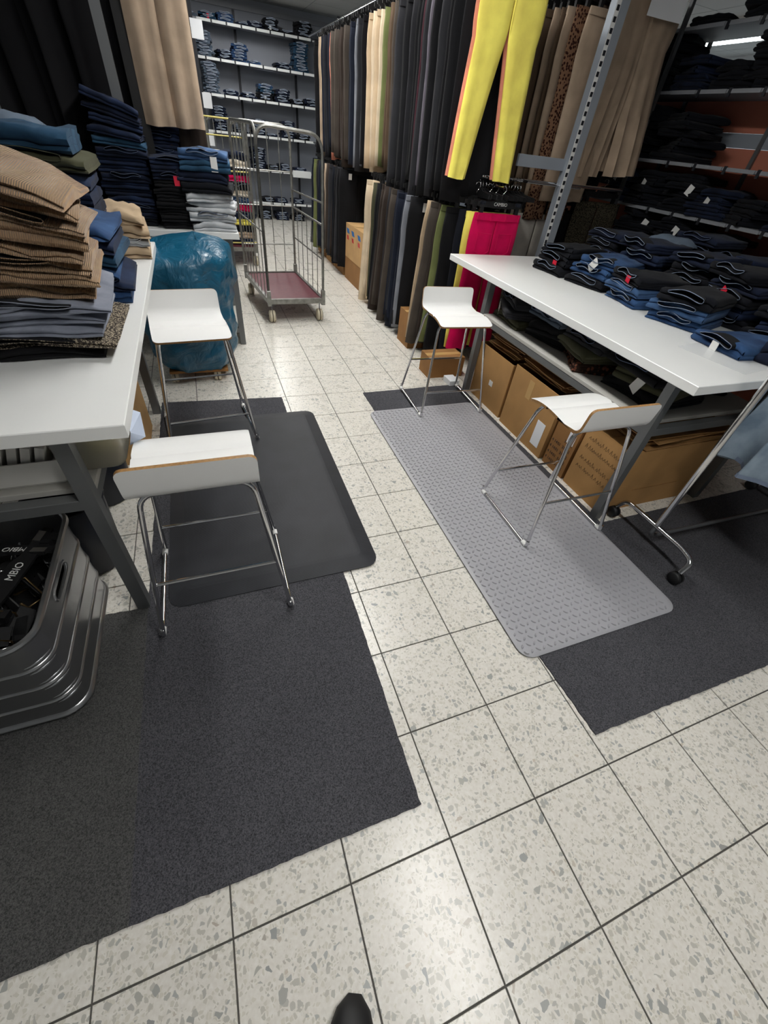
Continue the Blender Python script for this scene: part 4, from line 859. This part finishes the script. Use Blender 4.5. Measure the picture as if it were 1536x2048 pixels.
def stack(x, y, z, items, where, rz=0., seed=0, h=.042, sx=1., sy=1., group=None, jit=.012, lean=(0, 0), loop=True, rim='hem_light', tagat=None, rzj=.08, cat='jeans', noun='folded jeans', name='folded_jeans', tilt=None):
    rnd = random.Random(seed + 77); n = len(items)
    for k, (mat, col) in enumerate(items):
        hh = h * rnd.uniform(.92, 1.08); pos = 'only pair' if n == 1 else 'bottom' if k == 0 else 'topmost' if k == n - 1 else nth(k + 1) + ' up'
        lab = f'{col} {noun} {where}' if n == 1 else f'{col} {noun}, {pos} {where}'
        ta = (k - tilt[0]) * tilt[1] if tilt and k > tilt[0] else 0.
        fold_item((x + lean[0] * k + rnd.uniform(-jit, jit), y + lean[1] * k + rnd.uniform(-jit, jit), z + abs(sin(ta)) * .14), rz + rnd.uniform(-rzj, rzj), mat, lab, cat, group, rnd.randrange(8), sx * rnd.uniform(.95, 1.05), sy, hh / .042, (loop if isinstance(loop, bool) else (k in loop)), rim, name, tl=(0, ta),
                  tags=(tagat[1] if tagat and tagat[0] == k else None), tagcol=(tagat[2] if tagat and len(tagat) > 2 else 'tag_white'))
        z += hh * .97
    return z
DN = {'n': ('denim_navy', 'navy'), 'd': ('denim_dark', 'dark indigo'), 'k': ('denim_black', 'black'), 'b': ('denim_blue', 'mid blue'), 'm': ('denim_mid', 'faded blue'), 't': ('denim_teal', 'teal blue'), 'p': ('denim_pale', 'pale grey'), 'g': ('denim_grey', 'grey blue'), 's': ('denim_slate', 'slate grey')}
I_ = lambda s: [DN[c] for c in s]
# --- rows on the jeans table (waist ends face the aisle)
ZR = ZT + .0008; A90 = -pi / 2
rows = [(2.05, 2.62, 'kkk', 'of the low pile nearest the magenta trousers', (1, (.06, .02), 'tag_red')), (2.10, 2.28, 'kbb', 'of the front pile topped by bright blue pairs', (2, (-.02, .03, .8), 'tag_white')),
        (2.10, 1.92, 'bmk', 'of the middle front pile with a red ticket', (2, (.03, .03), 'tag_red')), (2.08, 1.575, 'bmk', 'of the third front pile along the table', None), (2.02, 1.20, 'b', 'with white size label at the near front of the table', (0, (.01, .03), 'tag_white')),
        (2.44, 2.60, 'nnnkd', 'of the back pile nearest the tweed trousers', None), (2.44, 2.26, 'knnnd', 'of the navy pile under the slate garment', None), (2.46, 1.90, 'kkkkd', 'of the dark pile behind the red ticket pile', None), (2.44, 1.56, 'knkdk', 'of the pile wearing the long red ticket', (2, (.0, .05, .5), 'tag_red')), (2.40, 1.20, 'knkk', 'of the dark pile near the rolling rail', None),
        (2.80, 2.55, 'kkkk', 'of the rear pile beside the tweed trousers', None), (2.82, 2.2, 'kkkkkd', 'of the rear pile behind the tall navy pile', None), (2.82, 1.85, 'kdkkd', 'of the middle rear pile against the shelving', None), (2.80, 1.5, 'kkdkk', 'of the rear pile behind the long red ticket', None), (2.78, 1.15, 'kkdd', 'of the rear pile nearest the frame edge', None)]
for k, (x, y, s, where, tg) in enumerate(rows):
    stack(x, y, ZR, I_(s), where, rz=A90 + (.12 if k % 2 else -.05), seed=k, group='folded jeans in rows on the table', tagat=tg, rim='hem_light' if x < 2.5 else 'hem_dim', jit=.02, h=.056, rzj=.2)
fold_item((2.38, .93 + .12, ZR), A90 + .3, 'denim_navy', 'large navy folded jeans slumped at the near corner of the table', 'jeans', 'folded jeans in rows on the table', 2, 1.25, 1.5, 1.7) if False else None
fold_item((2.17, .985, ZR), A90 + .3, 'denim_dark', 'bulky dark indigo jeans behind the white size label', 'jeans', 'folded jeans in rows on the table', 3, 1.0, 1.25, 2.6)
# pale grey draped garment on the tall pile
def drape(name, x, y, z, w, d, mat, label, seed, hgt=.02, drop=.07, cat='jeans', rz=0.):
    mb = MB(); n = 12; G = lambda q, i, j: q * (n + 1) ** 2 + i * (n + 1) + j; vs = []; fs = []
    for q in (0, 1):
        for i in range(n + 1):
            for j in range(n + 1):
                u, v = i / n * 2 - 1, j / n * 2 - 1; r = max(abs(u), abs(v)); nz = noise.noise(Vector((u * 1.7 + seed, v * 1.7, seed)))
                vs.append((u * w / 2 * (1 + .1 * nz), v * d / 2 * (1 + .1 * nz), hgt * (1 + nz) - drop * max(0, r - .6) ** 1.5 * 2 + q * .008 + .012 * noise.noise(Vector((u * 4, v * 4, seed + 5)))))
    for i in range(n):
        for j in range(n): fs += [(G(0, i, j), G(0, i, j + 1), G(0, i + 1, j + 1), G(0, i + 1, j)), (G(1, i, j), G(1, i + 1, j), G(1, i + 1, j + 1), G(1, i, j + 1))]
        fs += [(G(0, i, 0), G(0, i + 1, 0), G(1, i + 1, 0), G(1, i, 0)), (G(0, i, n), G(1, i, n), G(1, i + 1, n), G(0, i + 1, n)), (G(0, 0, i), G(1, 0, i), G(1, 0, i + 1), G(0, 0, i + 1)), (G(0, n, i), G(0, n, i + 1), G(1, n, i + 1), G(1, n, i))]
    mb.add(vs, fs); o = mb.build(name, M[mat]); smooth(o, 60); o.location = (x, y, z); o.rotation_euler = (0, 0, rz); tag(o, label, cat); return o
drape('draped_jeans', 2.68, 2.32, 1.125, .34, .30, 'denim_slate', 'slate grey garment thrown over the back of the tall navy pile', 3)
mb = MB(); mb.rings([[(x, y, z) for x, y in rrect(-.13, .13, -.16, .16, .012, 3)] for z in (0, .0025)]); o = mb.build('plastic_sleeve', M['clear_film']); o.location = (1.83, 1.13, ZT + .0004); o.rotation_euler = (0, 0, .15); tag(o, 'clear plastic sleeve lying on the bare table edge beside the blue jeans', 'sleeve')

# --- under the jeans table, on its lower shelf
ZS = .6008
for k, (x, y, s, where, tg) in enumerate([(1.66, 2.34, [('darkolive', 'dark olive'), ('charcoal', 'charcoal'), ('charcoal', 'charcoal')], 'of the far tagged pile, lower shelf', (1, (-.06, .02, .7), 'tag_white')), (1.70, 2.02, [('black', 'black'), ('jet', 'jet black'), ('denim_slate', 'slate blue')], 'of the slate blue topped pile, lower shelf', None),
                                         (1.68, 1.66, [('floral', 'rust patterned'), ('darkolive', 'dark olive'), ('charcoal', 'charcoal')], 'of the middle lower shelf pile', None), (1.72, 1.28, [('jet', 'jet black'), ('darkolive', 'dark olive'), ('jet', 'jet black')], 'of the black pile with large white tag', (1, (.0, .04, .5), 'tag_white')), (2.02, 1.9, [('black', 'black'), ('charcoal', 'charcoal'), ('jet', 'jet black')], 'of the pile deep inside the lower shelf', None), (2.02, 2.35, [('black', 'black'), ('jet', 'jet black')], 'of the far rear pile, lower shelf', None), (2.06, 1.4, [('jet', 'jet black'), ('charcoal', 'charcoal'), ('black', 'black')], 'of the near rear pile, lower shelf', None)]):
    stack(x, y, ZS, s, where, rz=A90 + (.25 if k % 2 else -.2), seed=30 + k, sx=1.15, sy=1.1, loop=[len(s) - 1], rim='hem_dim', tagat=tg, jit=.03, rzj=.35, noun='folded trousers', name='folded_trousers', cat='trousers', group='folded trousers on the lower shelf', h=.064, lean=(-.02, 0))
# --- corduroy pile on the near left table
def wp(seed, a=.012):
    return lambda x, y, z: a * noise.noise(Vector((x * 6, y * 6, seed)))
def hero(items, x, y, z, w, d, h, where, seed, lean=(0, 0), noun='folded trousers', cat='trousers', group=None, layers=3, jit=.012, rz=0., sag=.02, rzj=.05, tilt=0.):
    rnd = random.Random(seed)
    for k, (mat, col, ww, dd, hh) in enumerate(items):
        hh2 = h * hh; o = folded(w * ww, d * dd, hh2, seed * 31 + k, layers if mat != 'corduroy' else 2, 16, wp(seed + k * .10, .010), sag, .005, .006).build('folded_trousers' if cat == 'trousers' else 'folded_jeans', M[mat]); smooth(o, 70)
        n = len(items); pos = 'bottom' if k == 0 else 'topmost' if k == n - 1 else nth(k + 1) + ' up'
        tk = max(0, k - 4) * tilt
        o.location = (x + lean[0] * k + rnd.uniform(-jit, jit), y + lean[1] * k + rnd.uniform(-jit, jit), z + sin(tk) * w * ww / 2); o.rotation_euler = (0, tk, rz + rnd.uniform(-rzj, rzj)); tag(o, f'{col} {noun}, {pos} {where}', cat, group)
        a, b_ = waist_loop(w * ww, d * dd, hh2, seed + k)
        if k % 3 == 1:
            q = a.build('waistband', M['lining_dark'], o); b_.build('waist_edge', M[mat], q)
        z += hh2 * .93
    return z
P1 = [('jet', 'jet black', .95, .95, 1.1)] + [('houndstooth', 'brown houndstooth', 1.12, 1.0, .8)] + [('denim_grey', 'grey blue', 1.06, 1, 1.0)] * 3 + [('corduroy', 'tan corduroy', 1.06 + .05 * ((k * 7) % 3 - 1), 1 + .04 * ((k * 5) % 3 - 1), [1.05, .8, 1.0, .75, 1.1, .85, 1.0, 1.2][k]) for k in range(8)]
hero(P1, -.955, 1.60, ZR, .46, .40, .0365, 'of the corduroy pile nearest the viewer', 3, group='garments in the corduroy pile', jit=.02, rz=.05, sag=.02, tilt=.034, rzj=.09)
P2 = [('denim_blue', 'mid blue', 1, 1, 1), ('denim_navy', 'navy', 1.03, 1, 1.1), ('denim_blue', 'mid blue', 1, .95, 1), ('denim_teal', 'teal blue', .97, 1, 1.1), ('denim_navy', 'navy', 1, 1, 1.1), ('denim_blue', 'mid blue', 1, 1, .9)]
hero(P2, -.86, 2.16, ZR, .30, .42, .045, 'of the blue pile behind the corduroy pile', 5, noun='folded jeans', cat='jeans', group='jeans behind the corduroy pile', jit=.02)
P3 = [('denim_dark', 'dark indigo', 1, 1, 1.1)] * 5 + [('denim_navy', 'navy', 1.02, 1, 1.1)] * 2 + [('darkolive', 'dark olive', 1.1, 1, 1.2), ('denim_teal', 'teal blue', .98, 1, 1.5)]
hero(P3, -1.02, 2.55, ZR, .42, .36, .052, 'of the tall dark pile behind the corduroy pile', 6, noun='folded jeans', cat='jeans', group='jeans in the tall dark pile', jit=.015)
drape('draped_jeans', -1.18, 2.75, 1.36, .4, .3, 'denim_slate', 'slate grey garment thrown on top of the tall dark pile', 8)
hero([('khaki', 'peach beige', 1, 1, 1.2), ('denim_pale', 'pale grey', .9, .9, .8), ('khaki', 'peach beige', 1, 1, 1.2), ('khaki', 'peach beige', .95, 1, 1.2)], -.775, 2.88, ZR, .22, .38, .05, 'of the small beige pile at the far table end', 9, group='garments in the small beige pile', rz=.1)
# --- side table piles
ZK = .846
stack(-.79, 3.86, ZK, [DN[c] for c in 'kddndndnndtnndn'], 'of the tall blue pile beside the steel post', seed=51, sx=.98, sy=1.05, group='jeans in the tall side table pile', h=.041, jit=.012, loop=[2, 6, 9], rim='hem_dim', lean=(.001, 0), tilt=(9, .055))
stack(-.50, 3.80, ZK, [('jet', 'jet black')] * 6 + [('black', 'black'), ('denim_dark', 'dark indigo'), ('denim_dark', 'dark indigo'), ('denim_navy', 'navy')], 'of the black pile amid the side table', seed=52, sx=.86, sy=1.0, group='garments in the black side table pile', h=.04, jit=.008, loop=[7, 9], rim='hem_dim', tagat=(7, (.02, .03), 'tag_red'))
stack(-.55, 4.16, ZK, [DN[c] for c in 'kkddndndndnd'], 'of the pile behind the black side table pile', seed=55, sx=.9, sy=.9, group='jeans behind the black side table pile', h=.045, loop=[8, 10], rim='hem_dim')
stack(-.285, 3.76, ZK, [('denim_pale', 'pale grey')] * 4 + [('denim_black', 'black'), ('denim_dark', 'dark indigo'), ('denim_teal', 'teal blue'), ('denim_mid', 'faded blue')], 'of the pale pile ending the side table', seed=53, sx=1.05, sy=1.0, group='garments in the pale side table pile', h=.056, loop=[1, 7], rzj=.14, jit=.016, tagat=(7, (.06, .02), 'tag_white'))
# --- loaded cage
cc = [('denim_navy', 'navy'), ('taupe', 'taupe'), ('denim_black', 'black'), ('yellow', 'yellow'), ('denim_navy', 'navy'), ('magenta', 'red'), ('denim_mid', 'faded blue'), ('stone', 'pale stone'), ('denim_black', 'black'), ('magenta', 'red'), ('denim_black', 'black'), ('stone', 'pale stone'), ('denim_dark', 'dark indigo')]
stack(.13, 6.72, .212, cc, 'of the front pile inside the yellow barred cage', seed=61, sx=1.1, group='clothes in the loaded cage', h=.075, loop=[0, 4, 6, 8], noun='folded clothes', cat='clothes', name='folded_clothes')
stack(.17, 7.15, .212, cc[::-1][:11], 'of the rear pile inside the yellow barred cage', seed=62, sx=1.1, group='clothes at the rear of the loaded cage', h=.085, loop=[0, 2, 6], noun='folded clothes', cat='clothes', name='folded_clothes')

# ------------------------------------------------------------------ back wall shelving
for k, x in enumerate((-1.25, -.28, .69, 1.66, 2.62)):
    o = rounded_box(x - .018, x + .018, 10.37, 10.3945, 0, 2.69, .002).build('shelf_upright', M['dark_upright']); tag(o, f'dark slotted upright on the back wall, {nth(k + 1)} from the side table side', 'upright')
ZB = [2.505, 2.105, 1.695, 1.24, .77, .28]
sg = MB(); sg.box(0, .2, 0, .006, -.032, .0); sgm = sg.mesh('label_strip', [M['strip_white']]); cj = MB(); cj.box(0, .022, 0, .01, -.042, .006); cjm = cj.mesh('strip_clip', [M['dark_upright']])
names6 = ['topmost', 'second from the top', 'third from the top', 'fourth from the top', 'fifth from the top', 'lowest']
for k, z in enumerate(ZB):
    e = empty('wall_shelf', (.7, 10.2, z)); tag(e, f'grey shelf board with white strips on the back wall, {names6[k]}', 'shelf')
    rounded_box(-1.95, 1.95, -.19, .165, -.025, 0, .002).build('board', M['shelf_grey'], e)
    rn = random.Random(k)
    x = -.75 if k else -.6
    while x < 1.3:
        put('label_strip', sgm, e).location = (x, -.1965, 0); put('strip_clip', cjm, e).location = (x + .2, -.2, 0); x += .2225
BS = [[(.0, 's', 1), (.27, 't', 2), (.53, 'm', 3), (.78, 'd', 1), (.98, 'd', 2), (1.22, 'k', 4), (1.50, 'k', 1), (1.76, 'k', 5)],
      [(.16, 's', 8), (.45, 'd', 3), (.69, 'b', 6), (.93, 'm', 1), (1.38, 'd', 2), (1.68, 't', 10)],
      [(.20, 's', 11), (.50, 'n', 2), (.77, 'n', 2), (1.06, 'k', 4), (1.34, 'd', 5), (1.62, 'k', 2), (1.85, 'd', 3)],
      [(.26, 'd', 9), (.57, 'd', 3), (.90, 'd', 6), (1.13, 'n', 1), (1.42, 'd', 7), (1.70, 'k', 2)],
      [(.35, 'd', 6), (.86, 'd', 9), (1.10, 'k', 2), (1.34, 'd', 3), (1.62, 'n', 2)],
      [(.50, 'd', 3), (.98, 'k', 2), (1.24, 'd', 2), (1.55, 'd', 2)],
      [(.60, 'd', 3), (.90, 'k', 4), (1.22, 'd', 4), (1.55, 'k', 3)]]
sn = ['top back wall shelf', 'second back wall shelf', 'third back wall shelf', 'fourth back wall shelf', 'fifth back wall shelf', 'lowest back wall shelf', 'floor below back wall shelves']
for k, row in enumerate(BS):
    z = (ZB + [0.0])[k] + .0008
    for q, (x, c, n) in enumerate(row):
        its = [DN[c]] * n
        if (k, q) == (2, 3): its = [DN['k'], DN['k'], DN['k'], DN['t'], DN['t'], DN['m']]
        where = f'{"of" if len(its) > 1 else "lying alone as"} the {nth(q + 1)} pile, {sn[k]}'
        stack(x, 10.17, z, its, where, seed=200 + k * 10 + q, sx=.80, sy=.9, group='folded jeans on the back wall', h=.034, rim='hem_pale', jit=.016, rzj=.15, tagat=((n - 1, (.02, .02), 'tag_red') if (k, q) in ((0, 1),) else (1, (.0, .03), 'tag_white') if (k, q) in ((0, 5), (2, 2), (2, 3), (4, 1)) else None))
carton(1.50, 1.86, 9.92, 10.0, .60, .17, 'small white box front at the end of the fifth back wall shelf', 'white_plastic', 'closed', tape=False) if False else None
o = rounded_box(1.46, 1.80, 9.93, 9.998, .70, .80, .004).build('white_box', M['strip_white']); tag(o, 'white box hung on the front edge of the fifth back wall shelf', 'box')

# ------------------------------------------------------------------ dark shelving at the viewer's right
for k, (y, x) in enumerate(((3.66, 3.32), (2.05, 3.32), (.4, 3.32), (5.24, 3.74), (2.05, 3.74), (.4, 3.74))):
    o = rounded_box(x - .014, x + .014, y - .014, y + .014, 0, 2.55, .002).build('shelf_upright', M['steel_grey']); tag(o, f'thin steel upright of the dark shelving, {["front far", "front middle", "front near", "rear far", "rear middle", "rear near"][k]} corner', 'upright')
ZD = [2.285, 1.945, 1.535, 1.225, .80]
for k, z in enumerate(ZD):
    e = empty('storage_shelf', (3.53, 2.0, z)); tag(e, f'long shelf board of the dark shelving, {["topmost", "second from the top", "third from the top", "fourth from the top", "lowest"][k]}', 'shelf')
    rounded_box(-.20, .20, -1.62, 3.2, -.02, 0, .002).build('board', M['shelf_grey'], e)
    y = -1.6
    while y < 1.5:
        s = put('label_strip', sgm, e, M['shelf_grey']); s.location = (-.2065, y + .25, .0); s.rotation_euler = (0, 0, -pi / 2); s.scale = (1.15, 1, .7)  # strips in grey: the shade on this shelving is put into their colour
        c = put('strip_clip', cjm, e); c.location = (-.2105, y, .0); c.rotation_euler = (0, 0, -pi / 2); y += .262
bp_ = empty('back_panelling', (3.80, 2.0, 0)); tag(bp_, 'terracotta panels closing the back of the dark shelving', 'panel')
for k in range(6):
    for q, (z0, z1) in enumerate(((.02, 1.22), (1.23, 1.66), (1.75, 1.95))):
        rounded_box(-.008, .008, -1.7 + k * .87, -.84 + k * .87, z0, z1, .002).build('panel', M['terracotta'], bp_)
for z0, z1 in ((1.662, 1.748),): rounded_box(-.016, .004, -1.7, 3.5, z0, z1, .002).build('grey_band', M['rack_grey'], bp_)
for k in range(7): rounded_box(-.03, -.0085, -1.72 + k * .87, -1.69 + k * .87, 0, 2.3, .002).build('batten', M['steel_grey'], bp_)
DS = [(1, 3.86, 'k', 7, 1.2), (2, 3.80, 'k', 7, 1.2), (3, 3.86, 'd', 5, 1.2), (1, 4.3, 'k', 8, 1.2), (2, 4.25, 'k', 8, 1.2), (0, 3.05, 'k', 5, 1.2), (0, 2.65, 'k', 6, 1.2), (0, 3.52, 'k', 1, 1.0), (1, 3.44, 'd', 4, 1.0), (1, 3.12, 'k', 3, 1.), (1, 2.82, 'k', 6, 1.1), (1, 2.45, 'k', 6, 1.1), (2, 3.34, 'k', 6, 1.2), (3, 3.45, 'k', 5, 1.1), (3, 3.1, 'k', 5, 1.1), (3, 2.78, 'd', 4, 1.), (3, 2.45, 'k', 3, 1.), (3, 2.1, 'd', 2, 1.), (4, 3.42, 'k', 8, 1.2), (4, 3.05, 'k', 8, 1.2), (4, 2.65, 'k', 7, 1.2), (4, 2.25, 'k', 4, 1.2), (4, 1.85, 'k', 4, 1.2)]
nm = ['topmost', 'second', 'third', 'fourth', 'lowest']; cnt = {}
for k, y, c, n, sc in DS:
    cnt[k] = cnt.get(k, 0) + 1
    where = f'{"of" if n > 1 else "lying alone as"} the {nth(cnt[k])} pile on the {nm[k]} dark shelf'
    stack(3.53, y, ZD[k] + .0008, [DN[c]] * n, where, rz=A90, seed=300 + int(y * 100) + k, sx=sc, sy=1.05, h=.05, jit=.04, rzj=.6, loop=False, group='dark garments on the terracotta shelving', noun='folded garment', cat='clothes', name='folded_garment', tagat=((n - 2, (.05, .03, .4), 'tag_white') if (k, c) in ((3, 'k'), (3, 'd'), (4, 'k')) and n > 3 and y > 2.6 else None))
